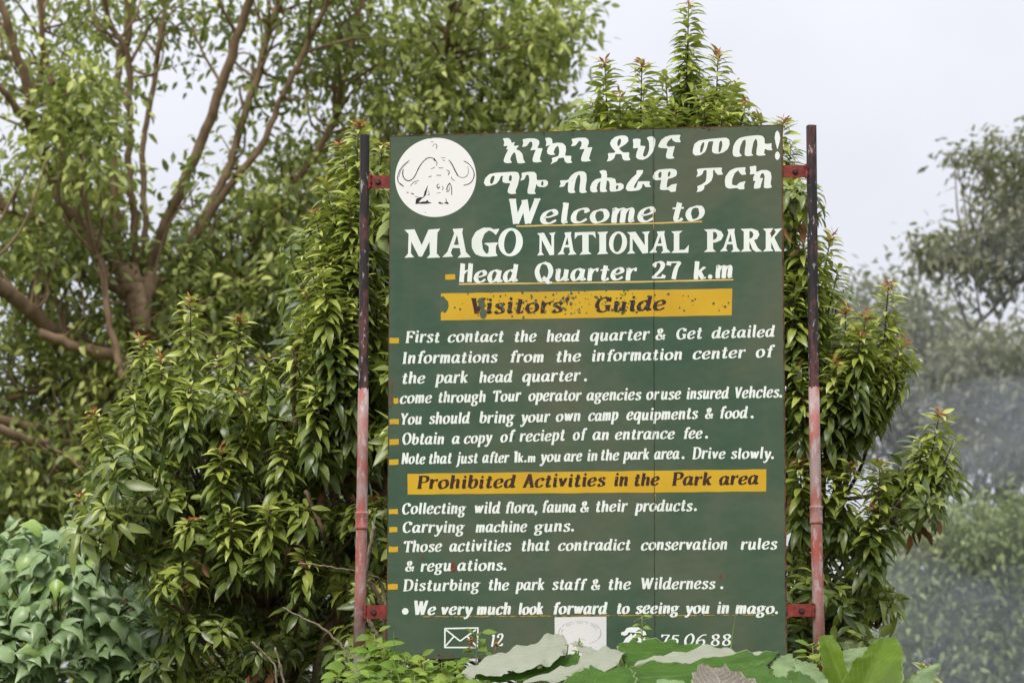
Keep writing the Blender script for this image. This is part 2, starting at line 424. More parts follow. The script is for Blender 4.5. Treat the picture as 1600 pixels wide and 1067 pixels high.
# ---- broad-nib alphabet: x-height 10, capitals 14
G = {
'a': "c 7.3,8.4 5,9.7 2.4,8 1.2,4.2 2.2,1 4.2,.7 6.4,3.4 7.6,6.8|c 8.2,9.8 7.5,5 7.5,1.6 8.8,.7 10,1.8",
'b': "c 2.6,14.6 2.2,9 2,3 2,1.2|c 2.2,5.6 4,8.8 6.5,9.4 8,6.6 7.2,2.5 4.8,.6 2,1.4|l .8,13.9 2.4,14.3",
'c': "c 8,7.2 7.2,9.2 5,9.5 2.4,7.6 1.3,4 2.2,1.1 5,.5 8,2.6|d 7.4,7.8 1.1",
'd': "c 7.3,8.4 5,9.7 2.4,8 1.2,4.2 2.2,1 4.2,.7 6.4,3.4 7.6,6.8|c 8.6,14.6 8,8 7.5,3 7.7,1.1 8.8,.7 10,1.8|l 6.8,13.8 8.4,14.3",
'e': "c 1.8,4.6 5,5.2 7.4,7 6.6,9.3 4.6,9.5 2.2,7.4 1.3,3.8 2.4,1.1 5,.5 8,2.6",
'f': "c 8.6,12.8 7.2,14.3 5.4,13 4.6,8.6 4,3 3.8,.3|l 1.6,9.2 7.4,9.4|l 1.9,.5 5.9,.5|d 8.2,12.9 1.0",
'g': "c 4.6,9.5 2.2,8.4 1.6,5.8 3,3.7 5.4,3.8 7,6 6.6,8.6 4.6,9.5|l 6.4,8.5 10.4,9.2|c 3,3.8 2.2,2.4 3.4,1.2 6.2,.7 7.4,-1.2 6.2,-3.6 3.6,-4.1 1.4,-3 1.6,-1 3.4,1",
'h': "c 2.6,14.6 2.3,9 2,4 2,.2|c 2.2,5.6 4,8.8 6.4,9.5 7.4,7.6 7.2,3 7.6,.9 9.2,.9|l .8,13.9 2.4,14.3|l .6,.4 3.4,.4",
'i': "c 1,8.8 2.8,9.7 2.6,5 2.5,1.6 3.4,.6 4.6,1.4|d 3.1,13.2 1.5",
'j': "c 1.8,8.8 3.6,9.7 3.3,4 2.7,-1 1.4,-3.8 -.8,-4|d 3.9,13.2 1.5",
'k': "c 2.6,14.6 2.3,9 2,4 2,.2|l 2.6,4.6 7.6,9.4|c 4.2,5.8 6.4,1.4 7.4,.7 9,1.2|l .8,13.9 2.4,14.3|l .6,.4 3.4,.4|l 6.4,9.3 8.6,9.4",
'l': "c 2.8,14.6 2.4,8 2.3,2.4 2.8,.8 4.2,1|l 1,13.9 2.6,14.3",
'm': "c .8,8.9 2,9.6 1.8,4 1.8,.2|c 1.9,5.6 3.6,8.8 5.4,9.5 6.2,7.6 6,.2|c 6.1,5.6 7.8,8.8 9.6,9.5 10.4,7.6 10.2,2.6 10.6,.9 12,1.1|l .6,.4 3,.4|l 4.8,.4 7.2,.4",
'n': "c .8,8.9 2.1,9.6 1.9,4 1.8,.2|c 2,5.6 4,8.8 6.2,9.5 7.1,7.6 6.9,2.6 7.4,.9 8.8,1.1|l .6,.4 3,.4",
'o': "c 5,9.5 2.4,8 1.3,4.5 2.6,1.1 4.8,.5 7.4,2.2 8.4,5.5 7.2,8.7 5,9.5",
'p': "c .9,8.9 2.4,9.7 2,3 1.5,-4.6|c 2.2,6.2 4,9 6.6,9.4 8,6.6 7.2,2.5 4.8,.6 2,1.4|l -.2,-4.3 3.4,-4.3",
'q': "c 7.3,8.4 5,9.7 2.4,8 1.2,4.2 2.2,1 4.2,.7 6.4,3.4 7.6,6.8|c 8.4,9.8 7.8,2 7.2,-4.6|l 5.4,-4.3 9,-4.3",
'r': "c .8,8.9 2.2,9.6 2,4 1.9,.2|c 2,5 3.8,8.4 6,9.7 7.2,8.8|l .6,.4 3.4,.4|d 6.8,8.6 1.1",
's': "c 7.2,7.6 5.8,9.4 3.4,9.2 2.4,7.4 4,5.7 6.2,4 6.4,1.8 4.8,.5 2.6,.6 1.2,2.4",
't': "c 4.2,13 3.6,8 3,3.2 3.4,1 4.9,.6 6.4,2|l .8,9.1 6.6,9.4",
'u': "c .7,8.7 2.4,9.5 2.1,4 2.6,1 4.4,.6 6.8,3.4|c 7.9,9.7 7.4,4 7.4,1.5 8.4,.7 9.6,1.4|l 6.2,9.1 7.8,9.4",
'v': "l 1.9,9.3 4,.7|l 4,.9 7.4,9.4|l .4,9.2 3.4,9.3|l 6,9.3 8.6,9.3",
'w': "l 1.9,9.3 3.6,.7|l 3.6,.9 6.2,8.6|l 6,9.3 8,.7|l 8,.9 11,9.4|l .4,9.2 3.2,9.3|l 9.8,9.3 12,9.3",
'y': "c .7,8.9 2.4,9.2 3.4,5 4.4,1.2|c 8.4,9.5 7,4.6 4.6,-1 2.4,-4.2 .2,-3.8|l .2,9.1 2.4,9.3|d .6,-3.4 1.0",
'F': "l 3.2,13.8 2.8,.2|l 1.2,13.4 10,13.5|l 9.7,13.6 9.9,10.6|l 3,7.2 7.4,7.3|l 7.2,8.8 7.3,5.8|l 1,.4 5,.4",
'I': "l 3,13.8 2.7,.2|l .9,13.5 5,13.5|l .7,.4 4.8,.4",
'Y': "l 2.4,13.6 5.4,6.8|l 9.8,13.4 5.6,7|l 5.6,7.4 5.2,.2|l .4,13.5 4.2,13.5|l 8.2,13.5 11.2,13.5|l 3.2,.4 7.4,.4",
'O': "c 6.2,13.8 3,12 1.5,7.2 3.2,1.7 6,.3 9.4,2.4 10.8,7.4 9.2,12 6.2,13.8",
'N': "l 2.2,.2 2.4,13.4|l 2.2,13.7 8.8,.4|l 8.9,.6 9.1,13.6|l .5,13.5 3,13.6|l .6,.4 4,.4|l 7.4,13.5 10.8,13.5",
'D': "l 3.2,13.8 2.8,.2|c .8,13.5 5,13.7 9.4,12.2 10.8,7.4 9.2,2 5,.3 .8,.4",
'T': "l 5.6,13.4 5.2,.2|l .9,13.2 10.6,13.5|l 1.3,13.4 .8,10.4|l 10.2,13.6 10,10.6|l 3.2,.4 7.4,.4",
'V': "l 2.2,13.6 5,.3|l 5,.6 9.2,13.6|l .4,13.5 4,13.5|l 7.6,13.5 10.8,13.5",
'C': "c 9.4,10.2 8.4,13 6,13.8 2.8,11.6 1.5,7 2.8,2 6,.4 9.6,3|l 9.6,10 9.9,13.6",
'A': "l 1.8,.4 6,13.6|l 5.8,13.8 9.4,.3|l 3.2,4.8 8,4.8|l .2,.4 3.4,.4|l 7.4,.4 11,.4",
'P': "l 3.2,13.8 2.7,.2|c 1,13.5 5,13.8 8.8,12.8 9.6,10.2 7.8,7.4 3.2,6.6|l .8,.4 5,.4",
'G': "c 9.4,10.4 8.4,13 6,13.8 2.8,11.6 1.5,7 2.8,2 6,.4 9,2|l 9.2,1 9.2,6.2|l 6.6,6.2 11,6.2|l 9.6,10.2 9.9,13.6",
'W': "l 2.2,13.6 5,.3|l 5,.6 8.6,12.4|l 8.2,13.4 11,.3|l 11,.6 14.6,13.6|l .4,13.5 4,13.5|l 13,13.5 16.2,13.5",
'H': "l 2.4,13.8 2.1,.2|c 2.4,6 5,8.4 7.4,8.6|l 8,13.8 7.7,.2|l .6,13.5 2.6,13.7|l 6.4,13.5 8.2,13.7|l 7.6,.6 9.2,.8",
'Q': "c 6.2,13.8 3,12 1.5,7.2 3.2,1.7 6,.3 9.4,2.4 10.8,7.4 9.2,12 6.2,13.8|c 5.6,3 8,1 10,-1.2 12,-.6",
'1': "l 2,12.4 4.2,13.8|l 4.4,13.9 4,.2",
'2': "c 1.8,10.4 3,13 5.6,13.7 7.6,11.6 6.6,7.8 3.8,4 1.2,1|l 1.4,1.3 8.6,1.3|l 8,1 8.8,3.4|d 2.4,10.6 1.3",
'7': "l 1,12.7 8.6,12.7|l 1.2,13.4 1,10.4|c 8.4,12.8 6,8 4.6,.2",
'5': "l 3,13 8.6,13|l 3.2,13.2 2.6,8|c 2.6,8 5,9 7.8,7 7.6,3 5,.5 1.6,1.6",
'0': "c 5,13.6 2.4,11 1.4,6.4 2.6,1.6 4.6,.5 7.2,3 8.2,7.6 7,12 5,13.6",
'6': "c 8.4,13 5.4,12.8 2.6,9.6 1.4,5 2.8,1.2 5.2,.6 7.6,3 7,6.6 4.6,7.4 2,5.6",
'8': "c 5,13.6 2.4,12 3,9.2 5,7.6 7.6,5 7.4,2 4.8,.5 2,2 2.4,5.4 5,7.6 7.4,10 7,12.6 5,13.6",
'&': "c 9.6,6.4 7.8,2.4 4.6,.5 1.8,1.4 1.5,4.4 4,7 6.2,9.6 6,12.2 4.4,13 2.8,11.6 3.4,9 6,4.6 9.8,.7",
"'": "c 2,14 2,12.6 1,10.6|d 1.9,13.2 1.3",
'.': "d 1.9,1.6 1.9",
',': "c 2.2,2 2,0 .8,-2.4|d 2,1.3 1.4",
' ': "",
}
WID = {'a': 10, 'b': 9, 'c': 8.6, 'd': 10.2, 'e': 8.8, 'f': 7.4, 'g': 9.6, 'h': 9.6, 'i': 5, 'j': 5.4, 'k': 9.2, 'l': 4.8, 'm': 12.6, 'n': 9.2, 'o': 9.6, 'p': 9.2, 'q': 9.6, 'r': 7.4, 's': 8, 't': 7, 'u': 10, 'v': 8.6, 'w': 12, 'y': 8.8,
'F': 10.4, 'I': 5.6, 'Y': 10.6, 'O': 12, 'N': 11, 'D': 12, 'T': 10.6, 'V': 10.2, 'C': 11, 'A': 11, 'P': 10.4, 'G': 11.6, 'W': 16, 'H': 10, 'Q': 12.6, '1': 6.2, '2': 9.6, '7': 9, '5': 9.2, '0': 9.4, '6': 9.4, '8': 9.6, '&': 11, "'": 3.6, '.': 4.6, ',': 4, ' ': 5}

def interp(bl, x):
    xs_, ys_ = zip(*bl)
    if x <= xs_[0] and len(bl) > 1:
        return ys_[0] + (x - xs_[0]) * (ys_[1] - ys_[0]) / (xs_[1] - xs_[0])
    return float(np.interp(x, xs_, ys_))

def word(pt, text, x0, x1, bl, xh, cap=1.0, shear=.09, wt=1.0, off=.0008, thin=.55):
    n = sum(WID[ch] for ch in text) + .9 * (len(text) - 1)
    slant = shear * xh * .6
    sx = (x1 - x0 - slant * .5) / n
    sy = xh / 10
    pen = 0.0
    for ch in text:
        cs = cap if (ch.isupper() or ch.isdigit()) else 1.0
        if ch.isupper() and cap != 1.0: gsx = sx
        else: gsx = sx
        dy = random.uniform(-.25, .25)
        js = random.uniform(.95, 1.05)
        def put(p):
            gx, gy = p; gy = gy * js * cs + dy
            X = x0 + (pen + gx) * gsx + shear * gy * sy
            return (X, interp(bl, X) - gy * sy)
        for st in G[ch].split('|'):
            if not st: continue
            ty, rest = st.split(' ', 1)
            if ty == 'd':
                a, r = rest.rsplit(' ', 1); gx, gy = map(float, a.split(',')); r = float(r)
                X, Y = put((gx, gy)); rr = r * min(sy, gsx * 1.25) * (1.0 if ch != '.' else 1.0)
                pt.disc(X, Y, rr, rr, 12, off=off)
                continue
            P = np.array([tuple(map(float, q.split(','))) for q in rest.split()])
            if ty == 'c': P = catmull(P, 5)
            else: P = np.array([P[0] + (P[-1] - P[0]) * t for t in (0, .5, 1)])
            Q = np.array([put(p) for p in P])
            T = np.gradient(Q, axis=0); ang = np.arctan2(-T[:, 1], T[:, 0])
            A = 1.62 * wt * sy * (.55 + .45 * min(1.25, gsx / sy)) * (1 + .25 * (cs - 1)); B = thin * sy
            phi = R(12)
            Wd = np.sqrt((A * np.sin(ang - phi)) ** 2 + (B * np.cos(ang - phi)) ** 2)
            pt.ribbon(Q, Wd, off=off)
        pen += WID[ch] + .9

def line(name, words, bl, xh, mat=None, parent=None, **kw):
    pt = Paint()
    for wd in words:
        kk = dict(kw)
        if len(wd) > 3: kk.update(wd[3])
        word(pt, wd[0], wd[1], wd[2], bl, xh, **kk)
    return pt.build(name, mat or M_white, parent or board)

# Ethiopic lines: outlines of brush-painted letters, (origin, scale) of the tracing
E2 = (760, 200, 6.667); E3 = (980, 190, 6.154); E1 = (600, 190, 5.0)
ETH1 = [
(E2, "170,112 230,105 256,130 262,158 298,148 283,190 343,185 308,226 345,238 376,272 388,335 408,365 355,372 325,370 312,320 302,266 288,256 262,290 247,330 268,365 215,370 184,360 180,335 200,280 228,228 205,225 222,190 178,192 188,150"),
(E2, "375,122 430,110 510,112 548,132 553,165 530,213 588,213 570,270 555,330 580,352 530,362 487,358 480,330 495,275 515,230 455,235 478,195 480,155 455,142 420,192 372,203 385,160"),
(E2, "610,108 655,102 685,118 688,165 740,155 795,160 826,190 830,235 818,292 887,293 880,340 897,365 842,370 815,350 808,310 752,318 735,350 700,365 668,382 688,345 680,315 750,295 760,250 752,200 740,188 715,215 700,255 718,282 670,285 637,272 630,245 642,205 668,178 618,195 625,150"),
(E2, "885,118 950,105 1030,103 1063,123 1068,160 1050,206 1105,202 1085,265 1068,325 1092,345 1040,353 992,350 985,325 1000,275 1025,222 968,225 990,185 993,148 965,135 930,186 880,195 900,155"),
(E2, "1300,130 1340,95 1400,80 1450,82 1476,102 1480,140 1450,172 1380,214 1405,242 1424,258 1490,256 1485,300 1503,338 1445,343 1420,330 1408,274 1345,274 1332,318 1300,343 1253,353 1272,310 1265,265 1325,262 1347,252 1305,205 1287,165", "1378,118 1395,114 1404,132 1398,165 1380,194 1368,188 1363,155"),
(E3, "52,172 95,165 130,172 125,235 178,238 160,290 150,330 168,343 195,320 212,270 210,200 187,158 215,145 253,148 272,175 268,230 245,300 200,350 150,372 105,365 83,345 90,300 108,255 55,262 60,215"),
(E3, "298,235 325,180 370,147 420,133 515,130 502,165 517,203 460,200 434,180 430,160 395,190 377,225 392,245 460,238 445,290 436,330 458,355 410,362 377,355 372,325 390,260 330,258 302,250"),
(E3, "630,280 645,218 690,184 800,169 900,160 955,158 982,178 985,225 965,270 925,300 870,313 832,308 815,290 818,245 830,192 782,194 768,250 750,294 705,325 655,330 632,312", "700,292 705,240 725,205 742,200 738,240 722,290 708,305", "878,296 880,250 886,205 900,184 912,195 915,230 905,270 892,298"),
(E3, "1012,300 1020,240 1045,190 1080,160 1140,145 1250,133 1300,140 1320,165 1322,213 1345,218 1392,210 1385,250 1398,280 1350,277 1325,264 1315,305 1335,325 1275,333 1242,325 1243,280 1252,230 1250,188 1235,166 1215,200 1200,270 1195,310 1215,328 1160,337 1130,328 1130,280 1140,220 1138,177 1112,185 1087,240 1078,300 1105,333 1060,343 1022,336"),
(E3, "1443,87 1462,112 1472,160 1462,215 1445,275 1428,215 1417,158 1425,110"),
(E3, "1444,290 1460,300 1470,330 1460,362 1444,373 1428,362 1419,330 1428,300"),
]
ETH2 = [
(E1, "780,482 790,445 822,412 870,402 1020,393 1050,400 1060,437 1045,500 1026,545 1033,565 990,568 966,556 968,530 988,482 950,483 927,475 925,445 932,427 914,427 900,460 878,488 830,503 795,505", "828,480 830,455 842,430 858,424 866,432 856,470 842,492", "975,462 978,428 992,418 1000,432 994,468"),
(E2, "365,470 440,458 500,460 522,482 525,545 570,545 620,543 643,562 640,595 610,618 560,618 532,606 522,582 510,630 502,665 518,688 465,692 430,685 428,650 440,600 448,540 440,492 417,490 395,540 352,552 370,510", "572,600 570,575 580,556 594,562 595,590 585,604"),
(E2, "755,620 775,585 765,548 850,545 880,500 920,468 970,452 1015,455 1041,478 1045,540 1036,600 1032,650 1052,672 1000,682 970,672 970,620 980,540 975,492 957,490 932,540 920,600 914,650 930,675 885,682 852,672 848,620 855,564 830,575 810,612"),
(E2, "1175,452 1215,440 1249,446 1258,490 1255,520 1300,520 1343,533 1352,580 1400,575 1430,592 1430,630 1395,655 1340,665 1292,665 1282,640 1285,600 1280,562 1255,546 1250,590 1242,635 1262,665 1215,672 1185,665 1182,620 1190,552 1162,580 1147,630 1160,668 1110,675 1084,660 1080,620 1100,570 1140,535 1195,525 1200,490", "1350,640 1350,606 1364,598 1378,610 1372,632 1360,645"),
(E3, "90,470 155,468 148,500 110,550 72,610 62,638 82,640 96,610 105,577 220,575 212,605 232,632 175,632 160,602 147,606 140,640 115,662 40,672 0,668 -15,645 0,600 45,545 90,505"),
(E3, "245,530 262,490 300,465 360,458 430,455 468,464 480,490 472,525 430,545 392,553 382,600 380,638 402,628 425,608 480,598 470,630 468,675 420,680 395,657 350,662 314,655 318,610 330,562 280,568 250,555", "300,535 299,505 315,485 332,490 328,535 312,547", "390,530 393,492 408,481 418,496 412,520 400,534"),
(E3, "668,460 720,452 915,443 905,475 922,512 870,515 847,490 838,466 826,470 825,530 808,575 770,605 742,618 740,650 715,672 665,682 680,655 672,625 720,605 755,578 762,540 765,470 737,470 722,510 690,530 662,535 680,505"),
(E3, "938,580 945,530 985,475 1040,448 1142,440 1132,475 1145,512 1100,515 1077,490 1070,470 1032,500 1010,560 1007,610 1052,618 1077,590 1140,573 1125,610 1128,652 1080,655 1054,640 980,648 947,632"),
(E3, "1175,435 1242,425 1240,490 1290,468 1345,468 1380,488 1388,540 1378,600 1392,635 1350,645 1314,640 1316,590 1322,530 1310,497 1287,505 1275,545 1308,545 1292,590 1280,640 1245,648 1217,645 1222,600 1235,576 1210,570 1212,540 1228,506 1178,512 1185,475"),
]
def chaikin(L):
    out = []
    n = len(L)
    for i in range(n):
        p, q = np.array(L[i]), np.array(L[(i + 1) % n])
        out += [tuple(p * .86 + q * .14), tuple(p * .14 + q * .86)]
    return out
def trace(pt, item):
    (ox, oy, sc) = item[0]
    loops = [chaikin([(ox + float(a) / sc, oy + float(b) / sc) for a, b in (q.split(',') for q in st.split())]) for st in item[1:]]
    pt.poly(loops[0], loops[1:])
for nm, E in (("lettering", ETH1), ("lettering", ETH2)):
    pt = Paint()
    for it in E: trace(pt, it)
    pt.build(nm, M_white, board)

# big serif capitals, drawn in unit boxes
CAPS = {
'M': ["0,.96 .28,.98 .48,.44 .67,.97 1,1 .92,.86 .90,.16 1,.02 .62,0 .71,.12 .70,.56 .49,.05 .40,.05 .19,.56 .18,.16 .27,.03 0,.01 .10,.15 .115,.82"],
'A': ["0.36,.98 .73,1 .70,.85 .83,.20 1,.02 .54,0 .65,.12 .615,.33 .36,.33 .30,.16 .38,.04 0,.02 .18,.20 .42,.83", ".405,.44 .585,.44 .52,.78"],
'G': ["1,.97 .86,.74 .76,.84 .62,.91 .46,.80 .36,.55 .40,.25 .52,.10 .60,.14 .61,.36 .41,.47 .96,.50 .86,.36 .86,.14 .93,.03 .62,0 .36,.01 .13,.09 0,.32 0,.60 .14,.86 .40,1 .66,1 .78,.94"],
'N': ["0,.96 .37,.98 .78,.36 .77,.85 .64,.96 1,1 .92,.84 .92,.02 .68,0 .245,.68 .245,.15 .37,.02 0,0 .12,.15 .13,.84"],
'T': ["0,.98 .97,1 1,.70 .86,.86 .66,.88 .66,.14 .80,.02 .22,0 .36,.14 .36,.87 .14,.84 0,.68"],
'I': ["0,.98 1,1 .80,.87 .80,.14 1,.02 0,0 .20,.13 .20,.86"],
'L': ["0,.98 .64,1 .46,.87 .46,.13 .76,.14 1,.36 .97,0 0,0 .15,.13 .15,.86"],
'P': ["0,.98 .58,1 .88,.90 1,.72 .88,.52 .62,.42 .47,.41 .47,.14 .62,.02 0,0 .17,.13 .17,.86", ".47,.88 .47,.52 .62,.58 .69,.71 .63,.84"],
'R': ["0,.98 .52,1 .80,.91 .87,.73 .77,.56 .62,.50 .80,.16 1,.01 .70,0 .56,.10 .41,.44 .41,.14 .52,.02 0,0 .15,.13 .15,.86", ".41,.89 .41,.56 .54,.61 .60,.74 .54,.86"],
'K': ["0,.98 .55,1 .43,.87 .43,.58 .68,.84 .58,.96 1,1 .86,.87 .60,.60 .86,.16 1,.01 .64,0 .43,.40 .43,.14 .55,.02 0,0 .15,.13 .15,.86"],
}
def capital(pt, ch, x0, x1, t0, b0, t1=None, b1=None):
    t1 = t0 if t1 is None else t1; b1 = b0 if b1 is None else b1
    def m(ux, uy):
        X = x0 + ux * (x1 - x0); T = t0 + (t1 - t0) * ux; B = b0 + (b1 - b0) * ux
        return (X, B + (T - B) * uy)
    if ch == 'O':
        n = 36
        o = [m(.5 + .5 * math.cos(a) + .02 * math.sin(a), .5 + .5 * math.sin(a)) for a in (2 * math.pi * i / n for i in range(n))]
        h = [m(.48 + .24 * math.cos(a) + .05 * math.sin(a), .5 + .41 * math.sin(a)) for a in (2 * math.pi * i / n for i in range(n))]
        pt.poly(o, [h]); return
    loops = [chaikin([m(*map(float, q.split(','))) for q in st.split()]) if ch == 'G' else [m(*map(float, q.split(','))) for q in st.split()] for st in CAPS[ch]]
    pt.poly(loops[0], loops[1:])
pt = Paint()
for ch, a, b, t, bt in (('M', 632, 688, 357.6, 403.4), ('A', 691, 735.6, 357, 403), ('G', 737, 781, 356, 401.5), ('O', 778.6, 817, 356.5, 400.8)): capital(pt, ch, a, b, t, bt)
for ch, a, b in (('N', 839.4, 868), ('A', 871, 901), ('T', 898, 931), ('I', 933, 950.5), ('O', 951.6, 979.9), ('N', 979.7, 1015.4), ('A', 1014, 1048), ('L', 1048.7, 1076.4)):
    f = lambda x, y0, y1: y0 + (x - 839) / (1076 - 839) * (y1 - y0)
    capital(pt, ch, a, b, f(a, 363.3, 360.8), f(a, 399.6, 395.0), f(b, 363.3, 360.8), f(b, 399.6, 395.0))
for ch, a, b in (('P', 1099.7, 1130.6), ('A', 1124.8, 1157), ('R', 1157, 1191), ('K', 1192, 1222)):
    capital(pt, ch, a, b, 358 - (a - 1100) * .012, 394.2 - (a - 1100) * .01)
pt.build("lettering", M_white, board)

BLw = [(800, 350.9), (850, 350.2), (930, 348.5), (1020, 346.6), (1100, 345.2)]
line("lettering", [("Welcome", 791, 1023.5, dict(cap=1.30)), ("to", 1047, 1100)], BLw, 22.5, shear=.08, wt=1.12)
BLh = [(716, 441.8), (800, 440.4), (850, 439.6), (950, 438.3), (1040, 436.8), (1145, 434.8)]
line("lettering", [("Head", 716.4, 809), ("Quarter", 835, 994, dict(cap=1.1)), ("27", 1016.5, 1063, dict(shear=.05, wt=1.1)), ("k.m", 1083, 1145.5, dict(shear=.03))], BLh, 18.8, shear=.05, cap=1.08, wt=1.12)
W7 = 1.0
line("lettering", [("First", 632.6, 687), ("contact", 699.4, 787), ("the", 802.4, 838), ("head", 853.7, 905), ("quarter", 921.7, 1014), ("&", 1024, 1040), ("Get", 1056, 1097), ("detailed", 1111.7, 1210)],
     [(632, 535.5), (900, 533.5), (1013, 531.3), (1100, 529.4), (1209, 526.3)], 12.7, wt=W7)
line("lettering", [("Informations", 628, 777), ("from", 795, 850), ("the", 867.6, 907.5), ("information", 923.5, 1066), ("center", 1082, 1164), ("of", 1180.5, 1207)],
     [(628, 568), (900, 565.2), (1060, 562), (1205, 558)], 12.7, wt=W7)
line("lettering", [("the", 627, 664), ("park", 680.5, 731), ("head", 748.4, 800), ("quarter", 815.9, 906), (".", 911.5, 919.5)], [(627, 599.5), (740, 598), (905, 595.4)], 12.7, wt=W7)
line("lettering", [("come", 624.7, 674.5), ("through", 683.6, 759), ("Tour", 769.8, 813), ("operator", 825.5, 907.5), ("agencies", 916.3, 1001.5), ("or", 1009.6, 1029), ("use", 1032, 1063.5), ("insured", 1072, 1138), ("Vehcles.", 1147, 1223)],
     [(625, 630.4), (830, 626.5), (1000, 625), (1222, 621)], 12.5, wt=W7)
line("lettering", [("You", 625, 659), ("should", 670, 733.5), ("bring", 748.4, 803), ("your", 813.6, 858.5), ("own", 868.3, 907), ("camp", 919, 965.5), ("equipments", 978.6, 1090), ("&", 1101.6, 1114.5), ("food", 1123, 1167.5), (".", 1171.8, 1180)],
     [(625, 663), (800, 660.6), (880, 658.4), (1050, 655.2), (1170, 653.2)], 12.5, wt=W7)
line("lettering", [("Obtain", 628, 694), ("a", 706, 718), ("copy", 724.8, 768), ("of", 781.7, 802), ("reciept", 811.4, 882.5), ("of", 895, 914), ("an", 925.7, 951.5), ("entrance", 960.6, 1054), ("fee", 1066.3, 1097), (".", 1100.3, 1109)],
     [(628, 694.6), (720, 693.2), (800, 690.2), (900, 687.6), (1050, 685.6), (1108, 684.6)], 12.5, wt=W7)
def line7():
    pt = Paint()
    bl = [(627, 725), (740, 723.6), (870, 721.2), (930, 719.7), (1010, 717.5), (1100, 716.5), (1210, 716.8)]
    for t, a, b in [("Note", 627, 664), ("that", 669, 705.5), ("just", 713.4, 746.2), ("after", 753.6, 794.5), ("you", 844, 876), ("are", 881, 909), ("in", 916.7, 933.5), ("the", 937.4, 967), ("park", 974, 1014.3), ("area", 1021.8, 1061), (".", 1064.3, 1071.5), ("Drive", 1081, 1133), ("slowly.", 1141.6, 1210.3)]:
        word(pt, t, a, b, bl, 12.1, wt=W7, cap=1.05)
    word(pt, "1", 800.5, 809, bl, 10, wt=1.2, cap=1.22, shear=.02); word(pt, "k.m", 809, 837, bl, 10, wt=1.0, shear=.02)
    pt.build("lettering", M_white, board)
line7()
line("lettering", [("Collecting", 627.8, 727), ("wild", 740.6, 781), ("flora,", 788.2, 840), ("fauna", 845.4, 899.5), ("&", 906.6, 920.5), ("their", 929.6, 979.5), ("products", 992.5, 1081.5), (".", 1083.2, 1091)],
     [(628, 803), (780, 801.8), (890, 800.2), (950, 799.3), (1085, 798.2)], 12.4, wt=W7)
line("lettering", [("Carrying", 628.5, 725), ("machine", 743, 823), ("guns.", 834.6, 898.5)], [(628, 832), (780, 831.2), (895, 830)], 12.4, wt=W7)
line("lettering", [("Those", 630.3, 690), ("activities", 702, 798), ("that", 813.4, 858.5), ("contradict", 871.8, 985), ("conservation", 1001.3, 1136.3), ("rules", 1156.8, 1214)],
     [(635, 862), (790, 860.7), (980, 859.4), (1100, 858.5), (1210, 857.8)], 12.4, wt=W7)
line("lettering", [("&", 633, 647.5), ("regu", 656.7, 705), ("ations.", 714.4, 792.5)], [(635, 892.6), (790, 890.6)], 12.4, wt=W7)
line("lettering", [("Disturbing", 628.9, 749), ("the", 761.9, 795), ("park", 806, 850.5), ("staff", 862.3, 914), ("&", 923.4, 938), ("the", 949, 985.5), ("Wilderness", 1000, 1117.3), (".", 1124, 1133)],
     [(629, 923), (790, 921.6), (950, 921), (1130, 919.6)], 12.4, wt=W7)
pt = Paint()
bl = [(646, 960.4), (790, 959.5), (900, 959), (1080, 957.8), (1216, 958.6)]
pt.disc(633.2, 954.6, 5.2, 5.2, 16)
for t, a, b in [("We", 645, 680.5), ("very", 688.6, 737.2), ("much", 745, 798.2), ("look", 810, 848.5), ("forward", 862.6, 948), ("to", 962.7, 983), ("seeing", 992.9, 1060), ("you", 1070.6, 1108.4), ("in", 1119.5, 1139), ("mago.", 1149, 1217)]:
    word(pt, t, a, b, bl, 12.4, wt=1.2, cap=1.28 if t == "We" else 1)
pt.build("lettering", M_white, board)
# last row: envelope, box number, telephone, number
pt = Paint()
def seg(p, q, wdt): pt.ribbon([p, ((p[0] + q[0]) / 2, (p[1] + q[1]) / 2), q], wdt)
for p, q in (((694.5, 981.5), (747.5, 980.5)), ((747, 980.5), (745.5, 1011)), ((695.3, 981.5), (695, 1011.5)), ((694, 1011), (746, 1011)), ((697, 983.5), (719, 1001)), ((719, 1001), (744, 983)), ((696, 1009), (709, 994)), ((744.5, 1009), (730, 993.5))):
    seg(p, q, 1.15)
word(pt, "12", 763.5, 786, [(760, 1010), (790, 1009.6)], 14, wt=.75, shear=.15)
word(pt, "75", 1030, 1059.5, [(1030, 1009), (1142, 1008.5)], 13.2, wt=.8, shear=.2)
word(pt, "06", 1066.5, 1103, [(1030, 1009), (1142, 1008.5)], 13.2, wt=.8, shear=.2)
word(pt, "88", 1109, 1143, [(1030, 1009), (1142, 1008.5)], 13.2, wt=.8, shear=.08)
T7 = lambda s: [(960 + float(a) / 8, 960 + float(b) / 8) for a, b in (q.split(',') for q in s.split())]
pt.poly(T7("85,250 82,222 128,205 150,168 200,155 300,155 338,185 385,208 402,250 350,262 328,228 180,218 160,248 130,262"))
pt.poly(T7("110,345 140,292 182,262 210,230 230,262 262,230 292,262 345,282 395,280 440,318 440,345"), [T7("215,325 225,290 260,278 295,292 300,325 258,338")])
pt.build("lettering", M_white, board)

